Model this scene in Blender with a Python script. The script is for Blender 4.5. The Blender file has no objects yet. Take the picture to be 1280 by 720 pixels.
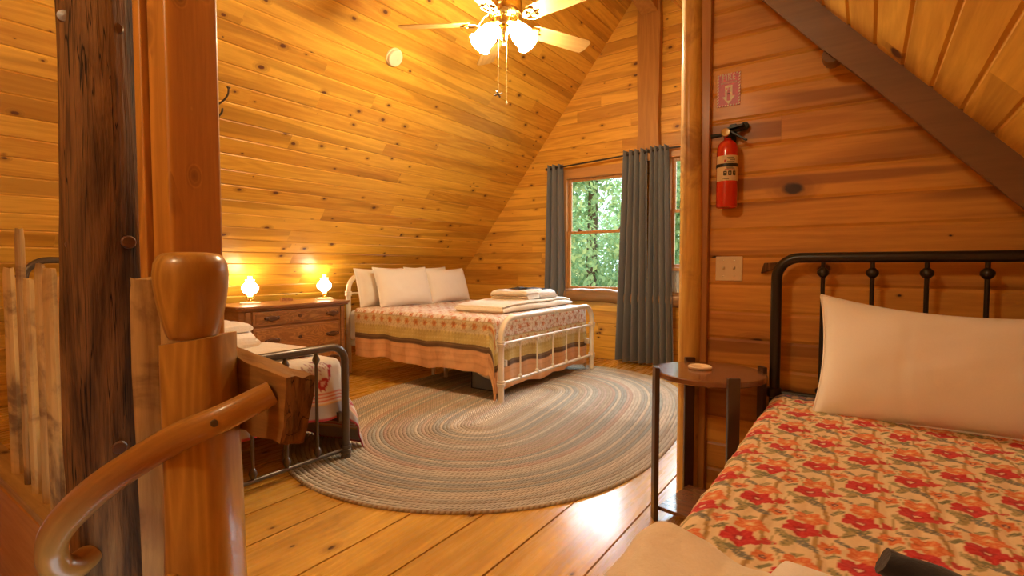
import bpy, math, random
import numpy as np
from mathutils import Vector, Matrix
random.seed(7); RNG = np.random.default_rng(7)
PI = math.pi
SC = bpy.context.scene; COL = SC.collection
R = math.radians

# ------------------------------------------------------------------ geometry helpers
class M:
    """collects one mesh; 'rnd' is a per-piece random number, uv and col are optional per vertex"""
    def __init__(s): s.v=[]; s.f=[]; s.r=[]; s.uv={}; s.col={}; s.fm=[]; s.mi=0
    def add(s, vs, fs, rnd=None, uv=None, col=None):
        b=len(s.v); rnd = random.random() if rnd is None else rnd
        s.v += [tuple(map(float,p)) for p in vs]; s.r += [rnd]*len(vs)
        s.f += [tuple(int(i)+b for i in q) for q in fs]; s.fm += [s.mi]*len(fs)
        if uv is not None:
            for i,p in enumerate(uv): s.uv[b+i]=p
        if col is not None:
            for i,p in enumerate(col): s.col[b+i]=p
        return s
    def box(s, c, size, rot=0, tilt=None, rnd=None):
        x,y,z=[q/2 for q in size]
        P=[(a*x,b*y,d*z) for d in (-1,1) for b in (-1,1) for a in (-1,1)]
        m=Matrix.Rotation(rot,3,'Z')
        if tilt is not None: m = m @ tilt
        P=[m@Vector(p)+Vector(c) for p in P]
        return s.add(P,[(0,2,3,1),(4,5,7,6),(0,1,5,4),(1,3,7,5),(3,2,6,7),(2,0,4,6)],rnd)
    def bx(s,x0,x1,y0,y1,z0,z1,rnd=None):
        return s.box(((x0+x1)/2,(y0+y1)/2,(z0+z1)/2),(abs(x1-x0),abs(y1-y0),abs(z1-z0)),rnd=rnd)
    def hexa(s,P,rnd=None):
        return s.add(P,[(0,3,2,1),(4,5,6,7),(0,1,5,4),(1,2,6,5),(2,3,7,6),(3,0,4,7)],rnd)
    def tube(s, pts, rad, n=12, caps=True, rnd=None, closed=False, squash=None, jit=0, ref=None):
        pts=[Vector(p) for p in pts]; k=len(pts)
        if not hasattr(rad,'__len__'): rad=[rad]*k
        vs=[];uv=[]; L=0
        prev=None
        for i,p in enumerate(pts):
            a=pts[(i-1)%k] if (i>0 or closed) else p; b=pts[(i+1)%k] if (i<k-1 or closed) else p
            t=(b-a).normalized()
            if prev is None:
                up=Vector(ref) if ref else (Vector((0,0,1)) if abs(t.z)<.9 else Vector((1,0,0)))
                nx=t.cross(up).normalized()
            else: nx=(prev-t*prev.dot(t)).normalized()
            prev=nx; ny=t.cross(nx)
            if i: L+=(p-pts[i-1]).length
            for j in range(n):
                an=2*PI*j/n; q=1+(random.uniform(-jit,jit) if jit else 0)
                sx,sy=(1,1) if squash is None else squash
                vs.append(p+nx*math.cos(an)*rad[i]*q*sx+ny*math.sin(an)*rad[i]*q*sy); uv.append((L,j/n*2*PI*max(rad)))
        fs=[]
        for i in range(k if closed else k-1):
            for j in range(n):
                a=i*n+j; b=i*n+(j+1)%n; c=((i+1)%k)*n+(j+1)%n; d=((i+1)%k)*n+j
                fs.append((a,b,c,d))
        if caps and not closed:
            fs.append(tuple(range(n-1,-1,-1))); fs.append(tuple((k-1)*n+j for j in range(n)))
        return s.add(vs,fs,rnd,uv)
    def lathe(s, prof, o=(0,0,0), n=24, axis=None, rnd=None, scallop=None):
        """profile of (radius, height) turned round the axis (default up)"""
        m=Matrix.Identity(3) if axis is None else Vector((0,0,1)).rotation_difference(Vector(axis)).to_matrix()
        vs=[];fs=[];k=len(prof); o=Vector(o)
        for i,(r,h) in enumerate(prof):
            for j in range(n):
                an=2*PI*j/n; rr=r
                if scallop: rr=r*(1+scallop*(i/(k-1))**4*math.cos(6*an))
                vs.append(m@Vector((rr*math.cos(an),rr*math.sin(an),h))+o)
        for i in range(k-1):
            for j in range(n):
                fs.append((i*n+j,i*n+(j+1)%n,(i+1)*n+(j+1)%n,(i+1)*n+j))
        if prof[0][0]>1e-5: fs.append(tuple(range(n-1,-1,-1)))
        if prof[-1][0]>1e-5: fs.append(tuple((k-1)*n+j for j in range(n)))
        return s.add(vs,fs,rnd)
    def grid(s, P, uv=None, col=None, thick=0, rnd=None):
        """P: array (nu,nv,3); thick>0 adds an under side"""
        P=np.asarray(P,float); nu,nv=P.shape[:2]
        idx=np.arange(nu*nv).reshape(nu,nv)
        q=np.stack([idx[:-1,:-1],idx[1:,:-1],idx[1:,1:],idx[:-1,1:]],-1).reshape(-1,4)
        V=P.reshape(-1,3); F=q
        U=None if uv is None else np.asarray(uv).reshape(-1,2); C=None if col is None else np.asarray(col).reshape(-1,3)
        if thick:
            du=np.gradient(P,axis=0); dv=np.gradient(P,axis=1); n=np.cross(du,dv); n/=np.linalg.norm(n,axis=-1,keepdims=True)+1e-9
            V2=(P-n*thick).reshape(-1,3); N=nu*nv
            F=np.concatenate([q,q[:,::-1]+N])
            rim=list(idx[:,0])+list(idx[-1,1:])+list(idx[::-1,-1][1:])+list(idx[0,::-1][1:-1])
            rim=np.array(rim); nx=np.roll(rim,-1)
            F=np.concatenate([F,np.stack([nx,rim,rim+N,nx+N],-1)])
            V=np.concatenate([V,V2]); 
            if U is not None: U=np.concatenate([U,U])
            if C is not None: C=np.concatenate([C,C])
        return s.add(V,F,rnd,None if U is None else [tuple(p) for p in U],None if C is None else [tuple(p) for p in C])
    def prism(s, poly, fn, d0, d1, rnd=None):
        """poly: 2D outline; fn(u,v,d)->3D"""
        n=len(poly)
        vs=[fn(u,v,d0) for u,v in poly]+[fn(u,v,d1) for u,v in poly]
        fs=[tuple(range(n-1,-1,-1)),tuple(range(n,2*n))]+[(i,(i+1)%n,n+(i+1)%n,n+i) for i in range(n)]
        return s.add(vs,fs,rnd)
    def build(s,name,mat,parent=None,smooth=35,bevel=0,seg=2,loc=None,fixn=True):
        off=Vector((0,0,0))
        p=parent
        while p: off+=Vector(p.location); p=p.parent
        if parent is None and loc is not None: off=Vector(loc)
        me=bpy.data.meshes.new(name)
        me.from_pydata([(x-off.x,y-off.y,z-off.z) for x,y,z in s.v],[],s.f)
        a=me.attributes.new('rnd','FLOAT','POINT'); a.data.foreach_set('value',s.r)
        if s.uv:
            l=me.uv_layers.new(name='UVMap'); vi=np.zeros(len(me.loops),np.int32); me.loops.foreach_get('vertex_index',vi)
            t=np.zeros((len(s.v),2),np.float32)
            for i,q in s.uv.items(): t[i]=q
            l.data.foreach_set('uv',t[vi].ravel())
        if s.col:
            c=me.color_attributes.new('pattern','FLOAT_COLOR','POINT'); t=np.ones((len(s.v),4),np.float32)
            for i,q in s.col.items(): t[i,:3]=q
            c.data.foreach_set('color',t.ravel())
        for m in (mat if isinstance(mat,(list,tuple)) else [mat]): me.materials.append(m)
        if any(s.fm): me.polygons.foreach_set('material_index',s.fm)
        if fixn:
            import bmesh
            b=bmesh.new(); b.from_mesh(me); bmesh.ops.recalc_face_normals(b,faces=b.faces); b.to_mesh(me); b.free()
        if smooth:
            me.shade_smooth(); 
            if smooth<180: me.set_sharp_from_angle(angle=R(smooth))
        me.update()
        o=bpy.data.objects.new(name,me); COL.objects.link(o)
        if parent is not None: o.parent=parent
        elif loc is not None: o.location=loc
        if bevel:
            b=o.modifiers.new('bevel','BEVEL'); b.width=bevel; b.segments=seg; b.limit_method='ANGLE'; b.angle_limit=R(40); b.harden_normals=True
        return o

def tag(o,label=None,cat=None,group=None,kind=None):
    if label: o['label']=label
    if cat: o['category']=cat
    if group: o['group']=group
    if kind: o['kind']=kind
    return o
def thing(name,label,cat,loc=(0,0,0),group=None):
    o=bpy.data.objects.new(name,None); o.empty_display_size=.1; COL.objects.link(o); o.location=loc
    return tag(o,label,cat,group)
def arc(c,r,a0,a1,n,ax=(1,0,0),ay=(0,0,1)):
    c=Vector(c);ax=Vector(ax);ay=Vector(ay)
    return [c+ax*r*math.cos(a0+(a1-a0)*i/n)+ay*r*math.sin(a0+(a1-a0)*i/n) for i in range(n+1)]
def vnoise(x,y,seed=0,n=6,f0=1.0):
    """smooth sum-of-sines noise for cloth"""
    g=np.random.default_rng(seed); t=0*x
    for i in range(n):
        a=g.uniform(0,2*PI); f=f0*(1+i*.7); t=t+np.sin((x*np.cos(a)+y*np.sin(a))*f*2*PI+g.uniform(0,6.28))/(1+i*.6)
    return t/2

# ------------------------------------------------------------------ material helpers
class NT:
    def __init__(s,name):
        s.m=bpy.data.materials.new(name); s.m.use_nodes=True; s.t=s.m.node_tree; s.t.nodes.clear()
        s.out=s.t.nodes.new('ShaderNodeOutputMaterial')
    def n(s,typ,**k):
        o=s.t.nodes.new('ShaderNode'+typ)
        for a,b in k.items(): setattr(o,a,b)
        return o
    def set(s,sock,v):
        if isinstance(v,bpy.types.NodeSocket): s.t.links.new(v,sock)
        elif v is not None: sock.default_value=v
    def math(s,op,a,b=None,c=None,clamp=False):
        o=s.n('Math',operation=op,use_clamp=clamp); s.set(o.inputs[0],a)
        if b is not None: s.set(o.inputs[1],b)
        if c is not None: s.set(o.inputs[2],c)
        return o.outputs[0]
    def vm(s,op,a,b=None,sc=None):
        o=s.n('VectorMath',operation=op); s.set(o.inputs[0],a)
        if b is not None: s.set(o.inputs[1],b)
        if sc is not None: s.set(o.inputs['Scale'],sc)
        return o.outputs['Value'] if op in('LENGTH','DISTANCE','DOT_PRODUCT') else o.outputs[0]
    def mix(s,f,a,b,mode='MIX'):
        o=s.n('Mix',data_type='RGBA',blend_type=mode); s.set(o.inputs[0],f)
        for k,v in((6,a),(7,b)):
            s.set(o.inputs[k], v if isinstance(v,bpy.types.NodeSocket) else (*v,1))
        return o.outputs[2]
    def noise(s,v,scale=5,detail=3,rough=.5,dist=0):
        o=s.n('TexNoise'); s.set(o.inputs['Vector'],v); o.inputs['Scale'].default_value=scale
        o.inputs['Detail'].default_value=detail; o.inputs['Roughness'].default_value=rough; o.inputs['Distortion'].default_value=dist
        return o.outputs['Fac']
    def ramp(s,f,a,b,smooth=True):
        o=s.n('MapRange',interpolation_type='SMOOTHSTEP' if smooth else 'LINEAR',clamp=True); s.set(o.inputs[0],f)
        s.set(o.inputs[1],a); s.set(o.inputs[2],b); return o.outputs[0]
    def obj(s): return s.n('TexCoord').outputs['Object']
    def uv(s): return s.n('TexCoord').outputs['UV']
    def attr(s,name,what='Fac'):
        o=s.n('Attribute',attribute_name=name); return o.outputs[what]
    def bump(s,h,d=.002,st=1.0):
        o=s.n('Bump'); s.set(o.inputs['Height'],h); o.inputs['Distance'].default_value=d; o.inputs['Strength'].default_value=st
        return o.outputs[0]
    def bsdf(s,col,rough=.5,metal=0,normal=None,spec=.5,coat=0,coat_r=.1,sheen=0,trans=0,emit=None,es=0,sss=0):
        o=s.n('BsdfPrincipled'); s.set(o.inputs['Base Color'],col if isinstance(col,bpy.types.NodeSocket) else (*col,1))
        s.set(o.inputs['Roughness'],rough); s.set(o.inputs['Metallic'],metal)
        s.set(o.inputs['Specular IOR Level'],spec)
        if normal is not None: s.set(o.inputs['Normal'],normal)
        if coat: o.inputs['Coat Weight'].default_value=coat; o.inputs['Coat Roughness'].default_value=coat_r
        if sheen: o.inputs['Sheen Weight'].default_value=sheen
        if trans: o.inputs['Transmission Weight'].default_value=trans
        if emit is not None: s.set(o.inputs['Emission Color'],(*emit,1)); s.set(o.inputs['Emission Strength'],es)
        s.t.links.new(o.outputs[0],s.out.inputs[0]); s.b=o
        return s.m

def wood(name,light,dark,axis='x',knot=(.09,.028,.008),knots=.35,kscale=4.5,grain=1.0,rough=.35,coat=.25,vary=.35,bump=.001,stretch=14,ring=.5,kr=.32,weather=0,ww=(.25,.14,.07),heart=0,hc=None):
    """wood with the grain along one axis of the object ('u' = along the UV's first coordinate)"""
    t=NT(name)
    base=t.uv() if axis=='u' else t.obj()
    ax={'x':0,'y':1,'z':2,'u':0}[axis]
    rnd=t.attr('rnd')
    cmb=t.n('CombineXYZ'); 
    for i,k in enumerate((17.3,31.7,23.9)): t.set(cmb.inputs[i],t.math('MULTIPLY',rnd,k))
    vec=t.vm('ADD',base,cmb.outputs[0])
    sc=[1.,1.,1.]; sc[ax]=1/stretch
    ks=[1.,1.,1.]; ks[ax]=.62
    g=t.vm('MULTIPLY',vec,tuple(sc))
    vo=t.n('TexVoronoi'); vo.voronoi_dimensions='2D' if axis=='u' else '3D'; t.set(vo.inputs['Vector'],t.vm('MULTIPLY',vec,tuple(ks))); vo.inputs['Scale'].default_value=kscale
    d=vo.outputs['Distance']; cs=t.n('SeparateColor'); t.set(cs.inputs[0],vo.outputs['Color'])
    cr=cs.outputs[0]
    rad=t.math('MULTIPLY',t.math('MAXIMUM',t.math('SUBTRACT',cr,1-knots),0),kr/max(knots,.01)*.42)
    rad=t.math('MULTIPLY',rad,t.math('GREATER_THAN',cr,1-knots)) 
    has=t.math('GREATER_THAN',cr,1-knots)
    wob=t.noise(vec,30,2)
    dd=t.math('ADD',d,t.math('MULTIPLY',t.math('SUBTRACT',wob,.5),.05))
    kn=t.math('MULTIPLY',t.ramp(dd,rad,t.math('MULTIPLY',rad,.55)),has)
    halo=t.math('MULTIPLY',t.ramp(d,t.math('MULTIPLY',rad,2.6),t.math('MULTIPLY',rad,.7)),has)
    low=t.noise(g,3.2*grain,2,.5,.6)
    ph=t.math('ADD',t.math('MULTIPLY',low,16),t.math('MULTIPLY',halo,2.2))
    rg=t.math('ABSOLUTE',t.math('SINE',t.math('MULTIPLY',ph,PI)))
    fine=t.noise(g,55*grain,5,.65,.3)
    streak=t.noise(t.vm('MULTIPLY',g,(1.3,1.3,1.3)),9*grain,3,.55)
    f=t.math('ADD',t.math('MULTIPLY',rg,ring*.6),t.math('MULTIPLY',streak,.62))
    f=t.math('ADD',f,t.math('MULTIPLY',t.math('SUBTRACT',fine,.5),1.0))
    f=t.math('ADD',t.ramp(f,.2,1.05,False),t.math('MULTIPLY',t.math('SUBTRACT',rnd,.45),vary),clamp=True)
    c=t.mix(f,light,dark)
    if heart:
        hv=[6.5,6.5,6.5]; hv[ax]=.42
        hn=t.noise(t.vm('ADD',t.vm('MULTIPLY',vec,tuple(hv)),cmb.outputs[0]),1.0,2,.4,.35)
        hm=t.math('MULTIPLY',t.ramp(hn,.545,.60),heart)
        c=t.mix(hm,c,t.mix(t.math('MULTIPLY',f,.5),hc or tuple(x*.72 for x in dark),tuple(x*.5 for x in dark)))
    c=t.mix(t.math('MULTIPLY',halo,.6),c,tuple(x*.55 for x in dark))
    c=t.mix(kn,c,knot)
    if weather:
        wn=t.noise(vec,3.5,5,.65,.5); c=t.mix(t.math('MULTIPLY',t.ramp(wn,.48,.68),weather),c,ww)
    h=t.math('ADD',t.math('MULTIPLY',fine,.6),t.math('MULTIPLY',kn,-.8))
    return t.bsdf(c,t.math('ADD',rough,t.math('MULTIPLY',fine,.15)),normal=t.bump(h,bump,.7),coat=coat,coat_r=.18)

def plain(name,col,rough=.5,metal=0,nscale=40,nb=.0004,var=.12,**k):
    t=NT(name); v=t.obj(); n=t.noise(v,nscale,4,.6)
    c=t.mix(n,tuple(x*(1-var) for x in col),tuple(min(1,x*(1+var)) for x in col))
    return t.bsdf(c,rough,metal,normal=t.bump(n,nb,.6) if nb else None,**k)
def cloth(name,col,rough=.9,weave=900,nb=.0006,var=.08,sheen=.2,soft=14):
    t=NT(name); v=t.obj(); n=t.noise(v,weave*.25,2,.6); w=t.noise(v,soft,3)
    c=t.mix(n,tuple(x*(1-var) for x in col),tuple(min(1,x*(1+var)) for x in col))
    h=t.math('ADD',t.math('MULTIPLY',n,.35),t.math('MULTIPLY',w,2.5))
    return t.bsdf(c,rough,normal=t.bump(h,nb,.7),sheen=sheen,spec=.2)
def printed(name,rough=.9,nb=.0008,weave=160):
    t=NT(name); n=t.noise(t.obj(),weave,3,.6); c=t.attr('pattern','Color')
    c=t.mix(t.math('MULTIPLY',n,.22),c,(.35,.26,.2),'MULTIPLY')
    return t.bsdf(c,rough,normal=t.bump(n,nb,.6),spec=.2,sheen=.1)
def emit(name,col,st):
    t=NT(name); return t.bsdf(tuple(col),.25,emit=col,es=st)

# pine colours
PL=(.86,.50,.062); PD=(.58,.255,.020)
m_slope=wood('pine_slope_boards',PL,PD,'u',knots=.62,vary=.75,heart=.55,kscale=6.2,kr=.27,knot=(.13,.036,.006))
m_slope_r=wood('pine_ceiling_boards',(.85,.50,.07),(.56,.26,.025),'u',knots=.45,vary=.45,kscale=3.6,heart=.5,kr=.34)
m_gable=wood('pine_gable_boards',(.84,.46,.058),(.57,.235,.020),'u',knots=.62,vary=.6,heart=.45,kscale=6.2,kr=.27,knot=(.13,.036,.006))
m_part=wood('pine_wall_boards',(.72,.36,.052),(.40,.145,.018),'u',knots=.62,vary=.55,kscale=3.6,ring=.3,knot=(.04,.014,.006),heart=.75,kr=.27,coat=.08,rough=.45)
m_floor=wood('varnished_floor_planks',(.76,.44,.075),(.48,.225,.026),'u',knots=.55,vary=.4,heart=.3,rough=.2,coat=.6,kscale=4.6,kr=.2,knot=(.12,.045,.015))
m_log=wood('peeled_log',(.74,.46,.10),(.42,.20,.035),'z',knots=.5,kscale=11,rough=.45,coat=.2,bump=.012,vary=0,ring=.5,weather=.7,ww=(.25,.10,.025))
t=NT('weathered_log'); v=t.obj()
g1=t.noise(t.vm('MULTIPLY',v,(7,7,.9)),1.0,5,.62,.8); g2=t.noise(t.vm('MULTIPLY',v,(60,60,3.2)),1.0,4,.65,.3); g3=t.noise(t.vm('MULTIPLY',v,(26,26,.55)),1.0,3,.6,.5)
c=t.mix(t.ramp(g1,.36,.64),(.050,.023,.009),(.25,.12,.037)); c=t.mix(t.ramp(g1,.60,.74),c,(.36,.20,.065))
c=t.mix(t.math('MULTIPLY',t.ramp(g2,.50,.68),.55),c,(.035,.016,.007)); c=t.mix(t.ramp(t.math('ABSOLUTE',t.math('SUBTRACT',g3,.5)),.012,.0),c,(.012,.006,.003))
m_dark=t.bsdf(c,t.math('ADD',.6,t.math('MULTIPLY',g2,.2)),normal=t.bump(t.math('ADD',t.math('MULTIPLY',g1,1.5),t.math('MULTIPLY',g2,.6)),.012,.9),spec=.2)
m_sawn=wood('sawn_post',(.56,.25,.036),(.32,.122,.017),'z',knots=.7,kscale=7,kr=.6,rough=.4,coat=.2,vary=.1,ring=.8)
m_newel=wood('newel_wood',(.50,.275,.055),(.30,.14,.026),'z',knots=.4,rough=.27,coat=.45,vary=.1,bump=.0015,stretch=6,ring=.9,grain=1.0,weather=.5,ww=(.34,.15,.03))
m_rail=wood('handrail_wood',(.40,.195,.04),(.24,.10,.02),'u',knots=.12,rough=.28,coat=.45,vary=.1,ring=.3)
m_beamx=wood('rough_timber',(.33,.165,.042),(.13,.06,.018),'x',knots=.2,rough=.5,coat=.15,bump=.004,vary=.1,weather=.35,ww=(.11,.05,.02))
m_rbeam=wood('stained_rafter',(.21,.112,.040),(.12,.062,.024),'x',knots=.15,rough=.4,coat=.2,vary=.1,ring=.2)
m_brown=wood('brown_beam',(.48,.215,.035),(.32,.125,.018),'z',knots=.15,rough=.45,vary=.1)
m_picket=wood('picket_wood',(.60,.38,.12),(.28,.15,.045),'z',knots=.2,rough=.65,coat=0,vary=.7,bump=.004,weather=.85,ww=(.13,.06,.02))
m_picketx=wood('curb_wood',(.52,.32,.10),(.28,.15,.045),'x',knots=.2,rough=.5,weather=.3,ww=(.13,.06,.02))
m_trim=wood('window_trim',(.60,.29,.08),(.42,.18,.045),'x',knots=.1,rough=.35,vary=.2)
m_trimz=wood('window_trim_upright',(.60,.29,.08),(.42,.18,.045),'z',knots=.05,rough=.35,vary=.2)
m_sill=wood('old_sill_log',(.34,.17,.055),(.18,.085,.03),'x',knots=.3,rough=.5,vary=.1,bump=.004)
m_fascia=wood('stair_fascia',(.56,.25,.055),(.42,.165,.035),'x',knots=.15,rough=.3,vary=.2)
m_dres=wood('walnut_dresser',(.36,.155,.05),(.19,.075,.025),'y',knots=.15,rough=.28,coat=.4,vary=.25,ring=.6,kscale=7,bump=.0006)
m_burl=wood('burl_veneer',(.44,.2,.06),(.23,.09,.028),'y',knots=.5,rough=.25,coat=.5,vary=.3,ring=1,stretch=2.2,grain=2,kscale=9,knot=(.13,.05,.017),bump=.0005)
m_dkwood=wood('dark_walnut_pull',(.13,.05,.018),(.07,.027,.012),'y',knots=0,rough=.3,vary=.1)
m_blade=wood('fan_blade_oak',(.74,.46,.16),(.5,.27,.075),'x',knots=0,rough=.35,vary=0,ring=.9)
m_table=wood('table_top_walnut',(.23,.095,.04),(.12,.05,.022),'x',knots=0,rough=.16,coat=.8,vary=.1)
m_tleg=plain('table_leg_espresso',(.055,.026,.014),.35,coat=.3)
m_white=plain('cream_enamel',(.78,.70,.55),.35,coat=.3,nscale=12,nb=.0003,var=.05)
m_iron=plain('bronze_iron',(.10,.075,.055),.38,metal=.35,nscale=60,coat=.2)
m_black=plain('black_iron',(.02,.015,.012),.35,metal=.2,nscale=60,coat=.2)
m_brass=plain('polished_brass',(.88,.64,.22),.16,metal=1,nscale=20,nb=.0001,var=.06)
m_chain=plain('brass_chain',(.75,.55,.25),.3,metal=1)
m_linen=cloth('white_cotton',(.84,.80,.72),soft=16,nb=.0005,var=.03)
m_towel=cloth('towel_terry',(.80,.75,.68),weave=1400,nb=.002,soft=60)
m_towel2=cloth('white_towel_terry',(.82,.78,.74),weave=1400,nb=.002,soft=60)
m_fleece=cloth('cream_fleece',(.76,.66,.49),weave=900,nb=.003,soft=40,sheen=.5)
m_blackcloth=cloth('black_washcloth',(.022,.02,.022),weave=900,nb=.002,soft=40)
m_curt=cloth('grey_curtain',(.15,.152,.155),weave=1200,nb=.0008,soft=20,var=.18)
m_matt=cloth('mattress_ticking',(.7,.66,.6))
m_rod=plain('curtain_rod_bronze',(.05,.035,.025),.4,metal=.6)
m_red=plain('extinguisher_red',(.62,.025,.012),.22,coat=.7,nscale=5,nb=0,var=.04)
m_plast=plain('black_plastic',(.012,.012,.012),.4)
m_label=plain('paper_label',(.72,.60,.38),.5,nb=0)
m_ink=plain('black_ink',(.02,.02,.02),.6,nb=0)
m_redink=plain('red_ink',(.5,.03,.03),.6,nb=0)
m_signred=plain('sign_red',(.50,.018,.025),.35,nb=0,var=.04)
m_signwhite=plain('sign_cream',(.80,.72,.52),.4,nb=0,var=.03)
m_plate=plain('ivory_switch_plate',(.74,.63,.42),.35,nb=0,var=.03,coat=.2)
m_silver=plain('gauge_metal',(.75,.68,.5),.25,metal=.9)
m_detect=plain('smoke_detector_cream',(.78,.66,.42),.45,nb=0,var=.03)
m_globe=emit('lit_milk_glass',(1.0,.80,.50),26.0)
m_chim=emit('glowing_chimney_glass',(1.0,.82,.55),7.0)
m_shade=emit('lit_frosted_shade',(1.0,.80,.50),215.0)
m_panel=plain('accordion_panel',(.75,.78,.78),.5,nb=0)
m_binc=plain('grey_bin',(.16,.16,.145),.5)
m_stone=plain('stone_coaster',(.70,.52,.33),.6,nscale=50)
m_glass=None
t=NT('window_glass')
gl=t.n('BsdfGlossy'); gl.inputs['Roughness'].default_value=.02
tr=t.n('BsdfTransparent'); tr.inputs[0].default_value=(.93,.97,.96,1)
fr=t.n('Fresnel'); fr.inputs[0].default_value=1.12
mx=t.n('MixShader'); t.t.links.new(fr.outputs[0],mx.inputs[0]); t.t.links.new(tr.outputs[0],mx.inputs[1]); t.t.links.new(gl.outputs[0],mx.inputs[2])
t.t.links.new(mx.outputs[0],t.out.inputs[0]); m_glass=t.m
# ------------------------------------------------------------------ room shell
YG=5.45; YP=2.5; HL=1.232; XL=-5.401      # left roof slope: z = HL*(x-XL)
def zl(x): return HL*(x-XL)
RC,RS=1.876,1.12                          # right roof slope: z = RC-RS*x
def zr(x): return RC-RS*x
XR=-2.031; ZR=zl(XR)                      # ridge
YB=-2.6                                   # wall behind the camera

def boards(name,mat,fn,v0,v1,w,urange,holes=(),joint=(1.6,3.6),g=.0065,c=.0075,kind=True,wvar=0,parent=None,j0=None):
    """boards along u stacked in v; fn(u,v,d): d = out of the wall into the room"""
    m=M(); v=v0
    while v<v1-1e-6:
        ww=w*(1+random.uniform(-wvar,wvar)); vb=min(v+ww,v1)
        a,b=urange(v,vb); iv=[(a,b)]
        for (h0,h1,k0,k1) in holes:
            if vb>k0+1e-4 and v<k1-1e-4:
                nv=[]
                for p,q in iv:
                    if h1<=p or h0>=q: nv.append((p,q)); continue
                    if p<h0: nv.append((p,h0))
                    if q>h1: nv.append((h1,q))
                iv=nv
        for p,q in iv:
            u=p
            while u<q-1e-6:
                L=random.uniform(*joint)
                if u==p: L*=random.random()*.8+.2
                e=min(u+L,q)
                if q-e<.25: e=q
                e2=e-.0008 if e<q else e
                pr=[(v,-g),(v+.0012,-g),(v+c,0),(vb-c,0),(vb-.0012,-g),(vb,-g)]
                vs=[fn(u,x,d) for x,d in pr]+[fn(e2,x,d) for x,d in pr]
                m.add(vs,[(i,i+1,i+7,i+6) for i in range(5)],uv=[(u,x) for x,d in pr]+[(e2,x) for x,d in pr])
                u=e
        v=vb
    # backing
    return m
def finish(m,name,mat,fnback=None,**k):
    o=m.build(name,mat,smooth=0,fixn=False,**k); tag(o,kind='structure'); return o

nl=Vector((HL,0,-1)).normalized()         # into the room from the left slope
sl=math.hypot(1,HL)
def f_left(u,v,d):                        # v measured along the slope from its foot
    x=XL+v/sl; return (x+nl.x*d, u, zl(x)+nl.z*d)
LV=(XR-XL)*sl
m=boards('wall_left',m_slope,f_left,0,LV,.1285,lambda a,b:(YB,YG),joint=(1.5,4.2))
m.add([(XL-.05,YB,-.03),(XL-.05,YG+.1,-.03),(XR-.03,YG+.1,ZR+.03),(XR-.03,YB,ZR+.03)],[(0,1,2,3)])
finish(m,'wall_left',m_slope)
nr=Vector((-RS,0,-1)).normalized(); srr=math.hypot(1,RS)
def f_right(u,v,d):
    x=XR+v/srr; return (x+nr.x*d,u,zr(x)+nr.z*d)
m=boards('ceiling',m_slope_r,f_right,0,(1.67-XR)*srr,.122,lambda a,b:(YB,YG),joint=(1.8,3.5),g=.006,c=.009)
m.add([(XR,YB,ZR+.04),(XR,YG+.1,ZR+.04),(1.72,YG+.1,zr(1.72)+.04),(1.72,YB,zr(1.72)+.04)],[(0,1,2,3)])
finish(m,'ceiling',m_slope_r)
# gable wall with two window openings
W1=(-3.02,-2.16,.80,2.13); W2=(-1.775,-.85,.72,2.24)
def f_gable(u,v,d): return (u,YG-d,v)
def rg(a,b): return (max(XL-.1,XL+(a)/HL-.05), min(1.72,(RC-a)/RS+.05) if a>0 else 1.7)
m=boards('wall_back',m_gable,f_gable,-.0,4.2,.138,lambda a,b:(XL+a/HL-.06,(RC-a)/RS+.06 if (RC-a)/RS>XL+a/HL else XL+a/HL),holes=[W1,W2],joint=(1.2,3.2))
for (x0,x1,z0,z1) in [(-5.6,W1[0],-.05,4.3),(W1[1],W2[0],-.05,4.3),(W2[1],1.8,-.05,4.3),(W1[0],W1[1],-.05,W1[2]),(W1[0],W1[1],W1[3],4.3),(W2[0],W2[1],-.05,W2[2]),(W2[0],W2[1],W2[3],4.3)]:
    m.bx(x0,x1,YG+.005,YG+.12,z0,z1,rnd=.5)
finish(m,'wall_back',m_gable)
# partition wall carrying the fire extinguisher
def f_part(u,v,d): return (u,YP-d,v)
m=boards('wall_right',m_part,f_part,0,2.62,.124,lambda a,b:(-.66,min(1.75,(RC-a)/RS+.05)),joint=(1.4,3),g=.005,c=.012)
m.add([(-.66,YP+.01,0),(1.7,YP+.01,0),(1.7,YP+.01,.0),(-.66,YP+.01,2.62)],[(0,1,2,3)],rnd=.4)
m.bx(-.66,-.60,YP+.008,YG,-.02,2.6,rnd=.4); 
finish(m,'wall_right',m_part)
# wall behind the camera
m=M(); m.add([(XL-.1,YB,-.9),(1.75,YB,-.9),(1.75,YB,0),(XR,YB,ZR+.1),(XL-.1,YB,0)],[(0,1,2,3,4)],rnd=.5)
finish(m,'wall_front',m_gable)
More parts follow.
